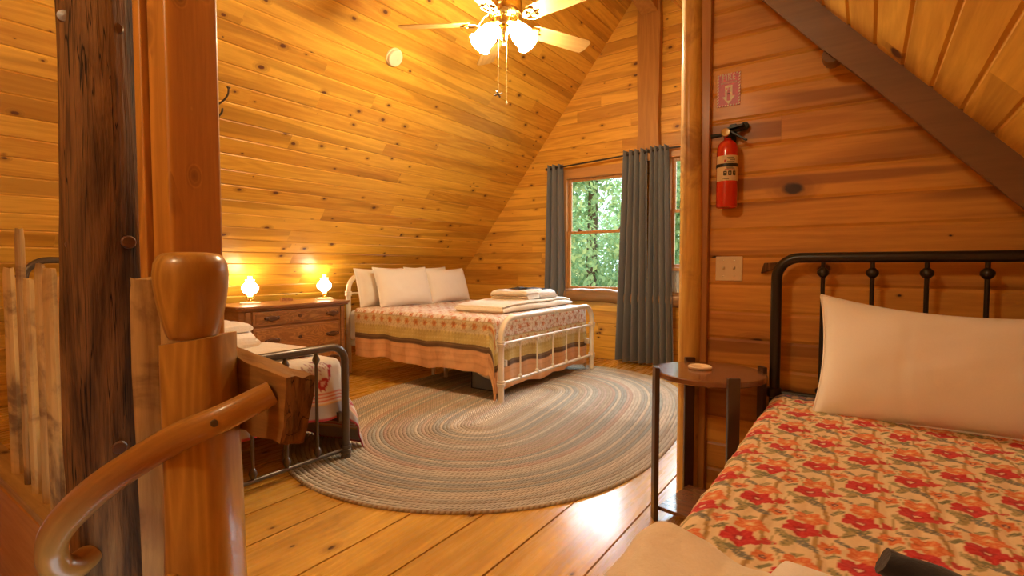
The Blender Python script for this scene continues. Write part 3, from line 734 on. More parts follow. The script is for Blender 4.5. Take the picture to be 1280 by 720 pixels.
# ---- painters for the printed quilts (albedo only)
def disc(U,V,u,v,r,pet=0,ph=0,amp=.25):
    d=np.hypot(U-u,V-v)
    if pet:
        a=np.arctan2(V-v,U-u); r=r*(1+amp*np.cos(pet*a+ph))
    return d<r
def paint_floral(U,V):
    """red and orange poppies on cream, columns .191 m apart; U across the bed, V along it"""
    C=np.zeros(U.shape+(3,)); C[:]=(.80,.63,.38)
    px,py=.191,.197
    n=vnoise(U*9,V*9,3,6,1.)
    leafc=[(.24,.24,.12),(.36,.32,.15),(.20,.20,.17),(.40,.33,.14)]
    for half in (0,1):
        u=np.mod(U-half*px/2+px/2,px)-px/2; v=np.mod(V-1.04-half*py/2+py/2,py)-py/2
        # tan stem, wandering up the column, with a thin tendril beside it
        su=.033+.007*np.sin(V*2*PI/py+half); k=np.abs(u-su)<.0042+.001*n; C[k]=(.50,.32,.11); C[k&(np.abs(u-su)<.0012)]=(.36,.22,.08)
        C[np.abs(u+.030-.012*np.sin(V*2*PI/py+1+half))<.0016]=(.46,.36,.16)
        for i,(lu,lv,ln,wd,an) in enumerate([(-.006,-.046,.026,.011,.35),(-.030,-.040,.020,.008,-.9),(.016,-.062,.024,.009,-.6),(-.018,-.070,.020,.008,1.1),(-.040,.020,.018,.006,.8),(.004,.092,.018,.007,.9),(-.026,.084,.016,.006,-.5)]):
            a=(u-lu)*math.cos(an)+(v-lv)*math.sin(an); b=-(u-lu)*math.sin(an)+(v-lv)*math.cos(an)
            w=wd*np.sqrt(np.clip(1-(a/ln)**2,0,1)); k=(np.abs(a)<ln)&(np.abs(b)<w)
            C[k]=leafc[i%4]; C[k&(np.abs(b)<.0010)]=(.52,.42,.22); C[k&(np.abs(np.sin((a+np.abs(b))*420))<.22)]=(.16,.15,.09)
        for (fu,fv,r,pet,ph,amp,c1,c2,c3,c4) in [(-.047,.052,.019,5,2.,.14,(.70,.19,.06),(.76,.30,.12),(.16,.06,.07),(.74,.5,.3)),(.046,.012,.0135,3,.2,.22,(.56,.05,.04),(.60,.08,.05),(.50,.04,.04),(.5,.04,.04)),(.010,.056,.029,5,.4,.15,(.74,.20,.065),(.80,.32,.13),(.78,.40,.16),(.80,.62,.35)),(0,0,.033,5,.9,.12,(.56,.03,.035),(.63,.055,.05),(.40,.02,.03),(.80,.62,.42))]:
            d=np.hypot(u-fu,(v-fv)*1.12); a=np.arctan2(v-fv,u-fu); rr=r*(1+amp*np.cos(pet*a+ph)+.05*np.cos(11*a+ph*3)+.04*n)
            k=d<rr; C[k]=c1; C[k&(d<rr*.86)&(np.cos(a*pet*2+ph)>.45)]=c2
            C[k&(np.abs(np.sin((pet*a+ph)/2+PI/2))<.05)&(d>r*.3)]=tuple(x*.65 for x in c1)
            C[d<r*.34]=c3; C[d<r*.18]=c4
    return C
def paint_paisley(U,V,dh,al):
    """cream field of rust vines; dh = distance to the hem"""
    C=np.zeros(U.shape+(3,)); C[:]=(.80,.73,.64)
    n=vnoise(U*6,V*6,8,6,1.)
    # scrolling vines
    for k,(a,f) in enumerate([(0,62),(1.1,58),(2.2,66)]):
        w=np.sin((U*math.cos(a)+V*math.sin(a))*f+3*np.sin((V*math.cos(a)-U*math.sin(a))*31+k))
        C[np.abs(w)<.15]=[(.56,.28,.17),(.50,.40,.27),(.60,.34,.22)][k]
    px=.125
    for half in (0,1):
        u=np.mod(U-half*px/2+px/2,px)-px/2; v=np.mod(V-half*px/2+px/2,px)-px/2
        d=np.hypot(u,v); a=np.arctan2(v,u)
        C[d<.019*(1+.3*np.cos(6*a))]=(.56,.20,.10); C[d<.010]=(.66,.34,.16); C[d<.005]=(.3,.08,.05)
    # flower row border
    k=(dh<.425)&(dh>.32); C[k]=(.76,.64,.36)
    w=np.sin(al*70+2.2*np.sin(dh*80)); C[k&(np.abs(w)<.25)]=(.58,.42,.20)
    q=np.mod(al,.11)-.055; d=np.hypot(q,dh-.378); a=np.arctan2(dh-.378,q)
    C[k&(d<.026*(1+.22*np.cos(6*a)))]=(.66,.30,.09); C[k&(d<.011)]=(.48,.16,.06)
    C[(dh>.418)&(dh<.425)]=(.50,.38,.18)
    k=(dh<=.32)&(dh>.225); C[k]=(.66,.52,.17)
    d=np.hypot(np.mod(al,.03)-.015,np.mod(dh,.03)-.015); C[k&(d<.006)]=(.74,.62,.28)
    C[(dh>.298)&(dh<.32)&(np.sin(al*180)>.2)]=(.54,.40,.14)
    C[(dh<=.225)&(dh>.172)]=(.15,.085,.04); C[(dh<.212)&(dh>.203)]=(.25,.15,.06)
    k=dh<=.172; C[k]=(.80,.46,.21)
    C[k&(np.abs(np.sin(dh*95))<.10)]=(.72,.40,.18)
    return C*(1+.05*n[...,None])
def paint_peacock(U,V,dh,al=None):
    C=np.zeros(U.shape+(3,)); C[:]=(.74,.67,.55)
    red=(.42,.035,.05)
    px,py=.30,.26
    u=np.mod(U+.0,px)-px/2; v=np.mod(V,py)-py/2; k0=dh>.145
    def el(cu,cv,a,b,an=0):
        p=(u-cu)*math.cos(an)+(v-cv)*math.sin(an); q=-(u-cu)*math.sin(an)+(v-cv)*math.cos(an); return (p/a)**2+(q/b)**2<1
    r=np.hypot(u+.02,v-.01); a=np.arctan2(v-.01,u+.02)
    fan=(r>.02)&(r<.082)&(a>.55)&(a<3.3)&(np.abs(np.mod(a,.21)-.105)<.045)&(np.mod(r,.014)<.008)
    C[fan&k0]=(.45,.16,.17)
    C[((r>.082)&(r<.088)&(a>.5)&(a<3.3)&(np.mod(a,.1)<.06))&k0]=(.30,.10,.14)
    C[(el(.012,-.012,.032,.020,.5)|el(.05,.03,.007,.034,-.15)|el(.055,.063,.012,.007))&k0]=red
    C[(el(0.0,-.05,.0035,.028)|el(.022,-.052,.0035,.028,.15)|el(-.006,-.078,.014,.003)|el(.022,-.08,.014,.003))&k0]=red
    C[el(.012,-.010,.016,.009,.5)&k0]=(.70,.45,.4)
    for a_,b_ in ((.130,.140),(.113,.123),(.097,.107)): C[(dh>a_)&(dh<b_)]=(.62,.14,.08)
    C[(dh>.083)&(dh<.0905)]=(.72,.42,.16)
    C[(dh<.08)]=(.40,.36,.34); C[dh<.012]=(.40,.04,.05)
    return C

def quilt(name,x0,x1,y0,y1,top,La,Lb,painter,mat,sides=(1,1,1),res=.011,rnd_e=.05,flare=.05,zmin=.018,seed=1,head_over=0,puff=.002,ripple=.012,off=0,fside=None):
    """quilt on a bed: x0 head, x1 foot; y0 left, y1 right; overhang La at the sides, Lb at the foot"""
    nx=int((x1-x0+Lb)/res)+1; ny=int((y1-y0+La*(sides[0]+sides[1]))/res)+1
    s=np.linspace(x0,x1+Lb*1,nx); tq=np.linspace(y0-La*sides[0],y1+La*sides[1],ny)
    S,T=np.meshgrid(s,tq,indexing='ij')
    b=np.maximum(S-x1,0); aL=np.maximum(y0-T,0); aR=np.maximum(T-y1,0); a=np.maximum(aL,aR)
    h=np.hypot(a,b); mx=np.maximum(a,b)
    drop=np.where((a>0)&(b>0),h*.72+mx*.28,h)
    ox=np.where(h>0,b/(h+1e-9),0); oy=np.where(h>0,(aR-aL)/(h+1e-9),0)
    r=rnd_e; ang=np.clip(drop/r,0,PI/2); rest=np.maximum(drop-r*PI/2,0)
    out=r*np.sin(ang)+flare*rest; dn=r*(1-np.cos(ang))+rest
    tang=np.where(b>0,T,S)
    rip=ripple*np.sin(tang*13+seed)*np.clip(rest/.3,0,1)+ripple*.7*np.sin(tang*29+seed*2)*np.clip(rest/.35,0,1)
    corner=((a>0)&(b>0))
    out=out+rip*1.0
    X=np.minimum(S,x1)+ox*out-r*(b>0)*0; Y=np.clip(T,y0,y1)+oy*(out+((fside or flare)-flare)*rest*np.clip((S-x1+.9)/.9,0,1))
    Z=top-dn+.004*vnoise(S*1.6,T*1.6,seed,6,1.)+puff*np.abs(np.sin(S*PI/.065))*0
    d2=np.minimum.reduce([La-aL if sides[0] else np.full_like(S,9),La-aR if sides[1] else np.full_like(S,9),x1+Lb-S])
    hemw=.018*np.sin(tang*7+seed)+.012*np.sin(tang*17+1)
    Z=np.where(Z<zmin,zmin+.004*np.sin(tang*20),Z+np.clip(rest/.4,0,1)*hemw*.6)
    if puff:
        q=puff*(np.abs(np.sin((T)*PI/.055))**.6*.7+.6*vnoise(S*9,T*9,seed+3,6,1.)); X=X+ox*q; Y=Y+oy*q; Z=Z+q*np.where(h>r,0,1)
    C=painter(S,T,np.where((b>0)&(a<=0),d2*1.0,d2),tang)
    m=M(); m.grid(np.stack([X,Y,Z],-1)[:, ::1],col=C,thick=.006)
    return m.build(name,mat,smooth=80,fixn=False,loc=((x0+x1)/2,(y0+y1)/2,0))

# ------------------------------------------------------------------ white iron bed
BX0,BX1,BY0,BY1=-4.27,-2.335,3.215,4.785
bed=thing('white_iron_bed','cream white iron double bed at the far end of room','bed',((BX0+BX1)/2,(BY0+BY1)/2,0))
def arch_path(x,y0,y1,zt,r,z0=0,n=8):
    return [(x,y0,z0)]+[tuple(p) for p in arc((x,y0+r,zt-r),r,PI,PI/2,n,(0,1,0),(0,0,1))]+[tuple(p) for p in arc((x,y1-r,zt-r),r,PI/2,0,n,(0,1,0),(0,0,1))]+[(x,y1,z0)]
def collar(m,x,y,z,r,h=.045):
    m.lathe([(r*.9,-h/2),(r*1.35,-h/2),(r*1.45,-h/2+.006),(r*1.25,-.004),(r*1.5,0),(r*1.25,.004),(r*1.45,h/2-.006),(r*1.35,h/2),(r*.9,h/2)],(x,y,z),18)
def bedend(root,x,y0,y1,zt,r,rad,rails,spn,mat,partname,ball,railr=.012,spr=.007,knuckle=True):
    m=M(); m.tube(arch_path(x,y0,y1,zt,r,z0=.013 if x>-3 else 0),rad,16)
    for z in rails:
        for y in (y0,y1): collar(m,x,y,z,rad)
    fr=m.build(partname,mat,root,smooth=50)
    for z in rails:
        m=M(); m.tube([(x,y0,z),(x,y1,z)],railr,12); m.build('cross_rail',mat,root,smooth=50)
    for y,za,zb,kn in spn:
        m=M(); m.tube([(x,y,za),(x,y,zb)],spr,10)
        for z in kn:
            m.lathe([(spr,-ball*1.25),(ball*.75,-ball*.8),(ball,-.0),(ball*.75,ball*.8),(spr,ball*1.25)],(x,y,z),14)
        m.build('spindle',mat,root,smooth=50)
    return fr
ys=[3.473,3.734,4.001,4.257,4.519]
bedend(bed,-2.33,BY0-.012,BY1+.012,.668,.16,.024,(.158,.470),[(y,.158,.470,(.17,.458)) for y in ys],m_white,'footboard_frame',.019) if True else 0
m=M(); collar(m,-2.33,3.99,0,.0245,.02)
mm=M(); mm.lathe([(.0235,-.008),(.029,-.008),(.029,.008),(.0235,.008)],(-2.33,4.0,.668),18,axis=(0,1,0)); mm.build('joint_ring',m_white,bed)
bedend(bed,BX0,BY0+.055,BY1-.03,.985,.16,.024,(.42,.80),[(y,.42,.80,(.43,.79)) for y in ys],m_white,'headboard_frame',.019)
m=M()
for y in (BY0+.07,BY1-.04):
    m=M(); m.bx(BX0,BX1,y-.012,y+.012,.28,.33); m.build('side_rail',m_white,bed)
for (x,y) in [(-3.47,3.645),(-3.30,3.635),(-3.38,4.4)]:
    m=M(); m.tube([(x,y,0),(x,y,.30)],.019,14); m.build('leg',m_white,bed)
m=M(); m.bx(BX0+.035,BX1-.075,BY0+.02,BY1-.02,.331,.638); m.build('mattress',m_matt,bed,bevel=.05,seg=4)
q=quilt('bedspread',-4.075,BX1-.105,BY0+.02,BY1-.02,.668,.48,.61,paint_paisley,printed('paisley_quilt_print'),res=.0095,rnd_e=.045,flare=.015,seed=2,puff=.0022,ripple=.010)
tag(q,'paisley quilt with brown and peach border on white iron bed','bedspread')
# pillows
pz=.675
def standing(name,cx,cy,w,h,th,lean,seed,label,yawoff=0,dz=0):
    # stands on its long edge, facing the foot of the bed
    c=(cx,cy,pz+h/2*math.cos(lean)-.012+dz)
    o=pillow(name,c,w,h,th,R(90)+yawoff,R(90)-lean,m_linen,seed)
    tag(o,label,'pillow','white pillows on the white iron bed'); return o
standing('bed_pillow',-4.145,3.60,.66,.40,.17,R(14),2,'white pillow at far left, half hidden behind front left pillow',R(2))
standing('bed_pillow',-3.955,3.725,.70,.42,.19,R(18),4,'front left white pillow, the large one leaning on another',R(-3))
standing('bed_pillow',-4.14,4.27,.66,.41,.17,R(13),6,'rear right white pillow peeking above the front right one',R(-1))
standing('bed_pillow',-3.965,4.41,.68,.40,.19,R(17),8,'front right white pillow beside the gable wall',R(2))
# folded blanket and towels on it
def under_bed(x,y): return .676+0*x
o=folded('folded_blanket',(-2.80,4.14,.676),.50,1.34,3,.026,m_fleece,rot=R(3),seed=3,under=under_bed); tag(o,'cream folded blanket across foot of the white iron bed','blanket')
o=folded('folded_towel',(-2.80,4.08,.766),.24,.40,3,.026,m_fleece,rot=R(95),seed=5); tag(o,'folded towel on cream blanket, left of the pair','towel','towels on the white iron bed')
o=folded('folded_towel',(-2.75,4.40,.765),.26,.30,3,.024,m_towel2,rot=R(80),seed=9,soft=.008); tag(o,'crumpled white towel on cream blanket, nearest the window','towel','towels on the white iron bed')
o=folded('folded_washcloth',(-2.80,4.13,.852),.10,.20,1,.012,m_blackcloth,rot=R(70),seed=2,soft=.012); tag(o,'black folded washcloth on the left towel of white bed','washcloth','black washcloths on the towels')
o=folded('folded_washcloth',(-2.76,4.37,.844),.10,.22,1,.012,m_blackcloth,rot=R(100),seed=4,soft=.014); tag(o,'black folded washcloth on crumpled towel nearest the window','washcloth','black washcloths on the towels')
# bin under the bed
t=thing('storage_bin','grey black-rimmed storage bin under foot of the white bed','bin',(-2.72,3.48,.016))
def P2(u,v,d): return (-2.80+u,3.40+d,.018+v)
m=M(); m.bx(-2.80,-2.56,3.42,3.66,.016,.03); m.bx(-2.80,-2.79,3.42,3.66,.016,.235); m.bx(-2.57,-2.56,3.42,3.66,.016,.235); m.bx(-2.80,-2.56,3.65,3.66,.016,.235); m.bx(-2.80,-2.56,3.42,3.43,.016,.235)
m.build('tray',m_binc,t,bevel=.003)
m=M(); m.tube([(-2.80,3.415,.024),(-2.56,3.415,.024),(-2.56,3.415,.235),(-2.80,3.415,.235)],.006,8,closed=True); m.build('rim',m_black,t)
m=M(); m.box((-2.65,3.405,.165),(.13,.02,.055),tilt=Matrix.Rotation(R(15),3,'Y')); m.lathe([(0,-.001),(.006,-.001),(.006,.003),(0,.003)],(-2.62,3.395,.160),10,axis=(0,-1,0)); o=m.build('adapter_box',m_plate,t,bevel=.004); tag(o,'cream plastic plug block')
# ------------------------------------------------------------------ dark iron bed by the railing
DX0,DX1,DY0,DY1=-4.34,-2.37,.86,1.785
bed=thing('bronze_iron_bed','dark bronze iron single bed behind the stair railing','bed',((DX0+DX1)/2,(DY0+DY1)/2,0))
sp=[1.606,1.432,1.258,1.085]
bedend(bed,DX1,DY0,DY1,.638,.085,.021,(.058,),[(y,.058,.63,(.095,.585)) for y in sp],m_iron,'footboard_frame',.020,railr=.011,spr=.0085)
for y in (DY0,DY1):
    m=M(); m.lathe([(.021,0),(.028,0),(.030,.006),(.026,.03),(.021,.034)],(DX1,y,0),16); m.build('foot',m_iron,bed)
bedend(bed,DX0,DY0+.03,DY1-.02,1.115,.12,.021,(.40,),[(y,.40,1.105,(.44,1.06)) for y in sp],m_iron,'headboard_frame',.020,railr=.011,spr=.0085)
m=M()
for y in (DY0+.03,DY1-.03):
    m=M(); m.bx(DX0,DX1,y-.012,y+.012,.22,.27); m.build('side_rail',m_iron,bed)
m=M(); m.bx(DX0+.04,DX1-.06,DY0+.03,DY1-.02,.27,.535); m.build('mattress',m_matt,bed,bevel=.045,seg=4)
q=quilt('bedspread',DX0+.1,DX1-.098,DY0+.04,DY1-.02,.565,.57,.34,lambda U,V,d,al: paint_peacock((V-1.655)/1.2+.15,(-U-2.33)/1.2+.13,d),printed('peacock_quilt_print'),res=.0085,rnd_e=.05,flare=.10,seed=5,puff=.0015,ripple=.012,sides=(0,1,1),fside=.30)
tag(q,'cream peacock-print quilt with red striped hem on bronze bed','bedspread')
o=folded('folded_blanket',(-2.80,1.36,.574),.46,.80,2,.022,m_fleece,rot=R(2),seed=13); tag(o,'pale folded blanket across the bronze bed','blanket')
o=folded('folded_towel',(-3.05,1.40,.622),.34,.42,3,.026,m_towel2,rot=R(85),seed=15); tag(o,'white folded towel lying lowest on the bronze bed','towel','towels on the bronze bed')
o=folded('folded_towel',(-3.05,1.38,.708),.30,.36,2,.024,m_towel2,rot=R(90),seed=17); tag(o,'white folded towel topmost on the bronze bed','towel','towels on the bronze bed')
o=folded('folded_washcloth',(-3.12,1.36,.764),.12,.20,1,.014,m_blackcloth,rot=R(75),seed=19,soft=.01); tag(o,'black folded washcloth on towels beside carved newel','washcloth','black washcloths on the towels')
# ------------------------------------------------------------------ near bed
NX0,NX1=-.314,.72; NYH=2.40
bed=thing('black_iron_bed','black iron single bed at right under the slope','bed',((NX0+NX1)/2,1.4,0))
def arch_path_x(y,x0,x1,zt,r,z0=0,n=8):
    return [(x0,y,z0)]+[tuple(p) for p in arc((x0+r,y,zt-r),r,PI,PI/2,n,(1,0,0),(0,0,1))]+[tuple(p) for p in arc((x1-r,y,zt-r),r,PI/2,0,n,(1,0,0),(0,0,1))]+[(x1,y,z0)]
m=M(); m.tube(arch_path_x(NYH,NX0,NX1,1.112,.085),.021,18); 
for x in (NX0,NX1): m.lathe([(.02,-.022),(.028,-.018),(.031,0),(.028,.018),(.02,.022)],(x,NYH,.545),18)
m.build('headboard_frame',m_black,bed,smooth=50)
m=M(); m.tube([(NX0,NYH,.545),(NX1,NYH,.545)],.0115,12); m.build('cross_rail',m_black,bed,smooth=50)
for x in (-.148,.014,.177,.341,.505,.62):
    m=M(); m.tube([(x,NYH,.545),(x,NYH,1.105)],.0078,12)
    for z,s in ((1.052,1),(.572,.85)): m.lathe([(.008,-.020*s),(.012*s,-.017*s),(.021*s,-.006*s),(.021*s,.006*s),(.012*s,.017*s),(.008,.020*s)],(x,NYH,z),18)
    m.build('spindle',m_black,bed,smooth=50)
for x in (NX0,NX1):
    m=M(); m.tube([(x,.42,0),(x,.42,.45)],.021,14); m.build('leg',m_black,bed)
m=M()
for x in (NX0+.02,NX1-.02):
    m=M(); m.bx(x-.012,x+.012,.42,NYH,.24,.29); m.build('side_rail',m_black,bed)
m=M(); m.bx(NX0+.035,NX1-.03,.44,NYH-.035,.29,.535); m.build('mattress',m_matt,bed,bevel=.045,seg=4)
# floral quilt with a blue border at its head end
def nearquilt():
    x0,x1,y0,y1,La=-.262,.69,.40,2.365,.42
    res=.0042; nx=int((x1-x0+2*La*.55)/res); 
    T=np.concatenate([np.linspace(x0-La,x0-.16,20),np.arange(x0-.158,x1+.03,res),np.linspace(x1+.05,x1+La,8)]); 
    S=np.arange(.78,y1,res); S=np.concatenate([np.linspace(.40,.775,30),S])
    T,S=np.meshgrid(T,S,indexing='ij')
    aL=np.maximum(x0-T,0); aR=np.maximum(T-x1,0); a=np.maximum(aL,aR); r=.05
    ang=np.clip(a/r,0,PI/2); rest=np.maximum(a-r*PI/2,0)
    out=r*np.sin(ang)+.06*rest+.012*np.sin(S*14)*np.clip(rest/.3,0,1); dn=r*(1-np.cos(ang))+rest
    q=.0035*(np.abs(np.sin((T+.004*np.sin(S*30))*PI/.0477))**.7)+.0022*vnoise(S*7,T*7,4,7,1.)+.003*vnoise(S*2,T*2,9,5,1.)
    X=np.clip(T,x0,x1)+np.sign(T-(x0+x1)/2)*(out+q*(a>r)); Z=.558-dn+q*(a<=r)
    e=np.clip((y1-S)/.05,0,1); Z=Z-.03*(1-np.sqrt(np.clip(1-(1-e)**2,0,1)))
    C=paint_floral(T,S)
    k=S>2.26; C[k]=(.10,.09,.13)
    d=np.hypot(np.mod(T,.05)-.025,S-2.29); C[k&(d<.014)]=(.45,.30,.16); d=np.hypot(np.mod(T+.025,.05)-.025,S-2.29); C[k&(d<.008)]=(.5,.12,.08)
    k=S>2.325; C[k]=(.66,.55,.36); C[k&(np.mod(T,.012)<.005)]=(.35,.22,.12)
    k=(S>2.25)&(S<=2.262); C[k]=(.62,.45,.22)
    m=M(); m.grid(np.stack([X,S,Z],-1),col=C,thick=.006)
    return m.build('bedspread',printed('poppy_quilt_print'),smooth=80,fixn=False,loc=(.2,1.4,0))
o=nearquilt(); tag(o,'red and orange poppy print quilt on the black bed','bedspread')
o=pillow('bed_pillow',(.33,2.19,.755),.96,.47,.20,R(-1.5),R(64),m_linen,21,n=70,seams=(-.47,.28),slump=.05); tag(o,'large cream pillow leaning on black iron headboard','pillow')
# cream throw over the near foot
def throw():
    u=np.linspace(0,1,90); v=np.linspace(0,1,60); U,V=np.meshgrid(u,v,indexing='ij')
    X=-.47+U*.66; Y=.46+V*.475+.02*np.sin(U*7)
    edge=np.clip((-.30-X)/.10,0,1.6)
    Z=.588+.018*np.exp(-((U-.30)/.10)**2)*V+.008*vnoise(U*2,V*2,31,6,1.)+.010*np.sin(U*9+V*2)*.4
    Z=Z-edge**1.7*.09
    X=X+np.clip(edge-.5,0,2)*.03
    lip=np.clip((V-.93)/.07,0,1); Z=Z-.022*lip**2
    return np.stack([X,Y,Z],-1)
m=M(); m.grid(throw(),thick=.014); o=m.build('throw_blanket',m_fleece,smooth=80,fixn=False,loc=(-.1,.75,.58)); tag(o,'cream fleece throw over near corner of poppy quilt','blanket')
o=folded('folded_towel',(.055,.70,.600),.36,.30,2,.020,m_towel,rot=R(-8),seed=23); tag(o,'pale folded towel on fleece throw, at bottom edge of photo','towel')
def blackcloth():
    m=M(); P=[];n=14
    for i in range(26):
        f=i/25; x=.032+f*.11; y=1.025-.033*f
        ring=[]
        for j in range(n):
            a=2*PI*j/n; r=.020*(1+.08*math.sin(3*a+f*9))
            ring.append((x+.010*math.sin(a)+random.uniform(-.0008,.0008),y+1.5*r*math.cos(a),.594+r*math.sin(a)*.95))
        ring.append(ring[0]); P.append(ring)
    m.grid(np.array(P)); m.add(P[0][:-1],[tuple(range(n))]); m.add(P[-1][:-1],[tuple(range(n))]); return m
o=blackcloth().build('rolled_washcloth',m_blackcloth,smooth=80,loc=(.1,1.06,.58)); tag(o,'black rolled washcloth on poppy quilt at bottom edge','washcloth')
# ------------------------------------------------------------------ side table and coaster
TX,TY=-.540,2.238
t=thing('side_table','round dark wood side table between log post and black bed','side table',(TX,TY,0))
m=M(); m.lathe([(0,.612),(.216,.612),(.221,.616),(.221,.632),(.217,.636),(0,.636)],(TX,TY,0),56,rnd=.3); m.build('table_top',m_table,t,smooth=35)
for k in range(4):
    a=R(216+90*k); c=(TX+.226*math.cos(a),TY+.226*math.sin(a),.327)
    m=M(); m.box(c,(.020,.046,.654),rot=a); m.build('leg',m_tleg,t,bevel=.003)
m=M()
pts=[(TX+.214*math.cos(R(216+90*k)),TY+.214*math.sin(R(216+90*k))) for k in range(4)]
m.prism(pts,lambda u,v,d:(u,v,d),.040,.056,rnd=.6); m.build('shelf',m_table,t,bevel=.002)
m=M(); m.lathe([(0,.637),(.046,.637),(.049,.641),(.049,.646),(.044,.650),(.030,.6485),(0,.6485)],(-.585,2.262,0),36); o=m.build('coaster',m_stone,smooth=40,loc=(-.585,2.262,.637)); tag(o,'round tan coaster on the dark side table','coaster')
# ------------------------------------------------------------------ dresser
KX0,KX1,KY0,KY1,KZ=-4.67,-4.15,2.13,3.175,.745
t=thing('dresser','carved wooden dresser with three drawers holding two lamps','dresser',((KX0+KX1)/2,(KY0+KY1)/2,0))
m=M(); m.prism([(KX0,KY0+.01),(KX1-.05,KY0+.01),(KX1-.012,KY0+.05),(KX1-.012,KY1-.05),(KX1-.05,KY1-.01),(KX0,KY1-.01)],lambda u,v,d:(u,v,d),.10,KZ-.03); m.build('body',m_dres,t,bevel=.003)
m=M(); m.prism([(KX0,KY0-.035),(KX1-.01,KY0-.035),(KX1+.035,KY0+.02),(KX1+.035,KY1-.02),(KX1-.01,KY1+.035),(KX0,KY1+.035)],lambda u,v,d:(u,v,d),KZ-.022,KZ,rnd=.2)
m.prism([(KX0,KY0-.02),(KX1-.02,KY0-.02),(KX1+.018,KY0+.02),(KX1+.018,KY1-.02),(KX1-.02,KY1+.02),(KX0,KY1+.02)],lambda u,v,d:(u,v,d),KZ-.040,KZ-.0225,rnd=.5); m.build('top',m_dres,t,bevel=.006,seg=3)
m=M(); m.prism([(KX0,KY0-.015),(KX1-.02,KY0-.015),(KX1+.02,KY0+.025),(KX1+.02,KY1-.025),(KX1-.02,KY1+.015),(KX0,KY1+.015)],lambda u,v,d:(u,v,d),.025,.112); m.build('plinth',m_dres,t,bevel=.008,seg=3)
for y in (KY0+.03,KY1-.03):
    m=M(); m.lathe([(.0,0),(.038,0),(.046,.008),(.046,.02),(.03,.027),(0,.027)],(KX1-.02,y,0),18); m.build('foot',m_dres,t)
for y0,y1 in ((KY0+.012,KY0+.088),(KY1-.088,KY1-.012)):
    m=M(); m.bx(KX1-.05,KX1+.004,y0+.028 if y0<2.5 else y0,y1 if y0<2.5 else y1-.028,.115,KZ-.045); m.build('stile',m_dres,t,bevel=.012,seg=1)
for (z0,z1) in ((.573,.693),(.330,.553),(.128,.312)):
    m=M(); m.bx(KX1-.04,KX1+.004,KY0+.10,KY1-.10,z0,z1); d=m.build('drawer',m_dres,t,bevel=.004)
    m=M(); m.bx(KX1,KX1+.009,KY0+.122,KY1-.122,z0+.018,z1-.018,rnd=random.random()); m.build('burl_panel',m_burl,d,bevel=.004)
    zc=(z0+z1)/2
    for y in (2.39,2.985):
        m=M()
        pr=[(-.058,-.002),(-.045,.014),(-.022,.020),(0,.024),(.022,.020),(.045,.014),(.058,-.002),(.045,-.016),(.022,-.021),(0,-.027),(-.022,-.021),(-.045,-.016)]
        m.prism(pr,lambda u,v,dd:(KX1+.009+dd,y+u*(1-.2*dd/.03),zc+v*(1-.3*dd/.03)),0,.022)
        for s_ in (-1,1): m.lathe([(0,0),(.013,0),(.016,.008),(.010,.018),(0,.02)],(KX1+.009,y+s_*.055,zc+.002),12,axis=(1,0,0))
        m.build('carved_pull',m_dkwood,d,bevel=.005,seg=2)
    m=M(); m.lathe([(.017,0),(.017,.005),(.010,.008),(.006,.008),(.005,.003),(0,.003)],(KX1+.009,(KY0+KY1)/2,zc+.005),18,axis=(1,0,0)); m.build('keyhole_rosette',m_dkwood,d)
# lamps
for i,(y,lb) in enumerate(((2.385,'small lit lamp with white globe, left on dresser beside newel'),(3.135,'small lit lamp with white globe, right on dresser near bed'))):
    x=-4.47; t=thing('oil_lamp',lb,'lamp',(x,y,KZ),'globe lamps on the dresser')
    c=(x,y,KZ)
    m=M(); m.lathe([(0,0),(.082,0),(.086,.004),(.080,.012),(.040,.015),(0,.015)],c,32); m.build('saucer',m_signwhite,t)
    m=M(); m.lathe([(0,.015),(.030,.015),(.032,.021),(.020,.028),(.017,.036),(.022,.044),(.034,.052),(.036,.062),(.030,.070),(.031,.076),(.026,.080),(0,.080)],c,24); m.build('burner',m_brass,t)
    m=M(); m.lathe([(.026,.080),(.044,.092),(.063,.112),(.070,.132),(.066,.152),(.050,.172),(.036,.186),(.033,.198),(.038,.210),(.036,.211),(.030,.199),(0.0,.196)],c,32); m.build('globe',m_globe,t,smooth=80)
    m=M(); m.lathe([(.019,.205),(.018,.225),(.0185,.240),(.0165,.240),(.016,.225),(.017,.205)],c,18); m.build('chimney',m_chim,t,smooth=80)
m=M(); m.bx(-4.57,-4.53,2.72,2.83,KZ,KZ+.024); m.bx(-4.565,-4.535,2.725,2.825,KZ+.024,KZ+.028); o=m.build('wooden_box',m_burl,bevel=.003,loc=(-4.55,2.775,KZ)); tag(o,'small flat wooden box on dresser between the two lamps','box')
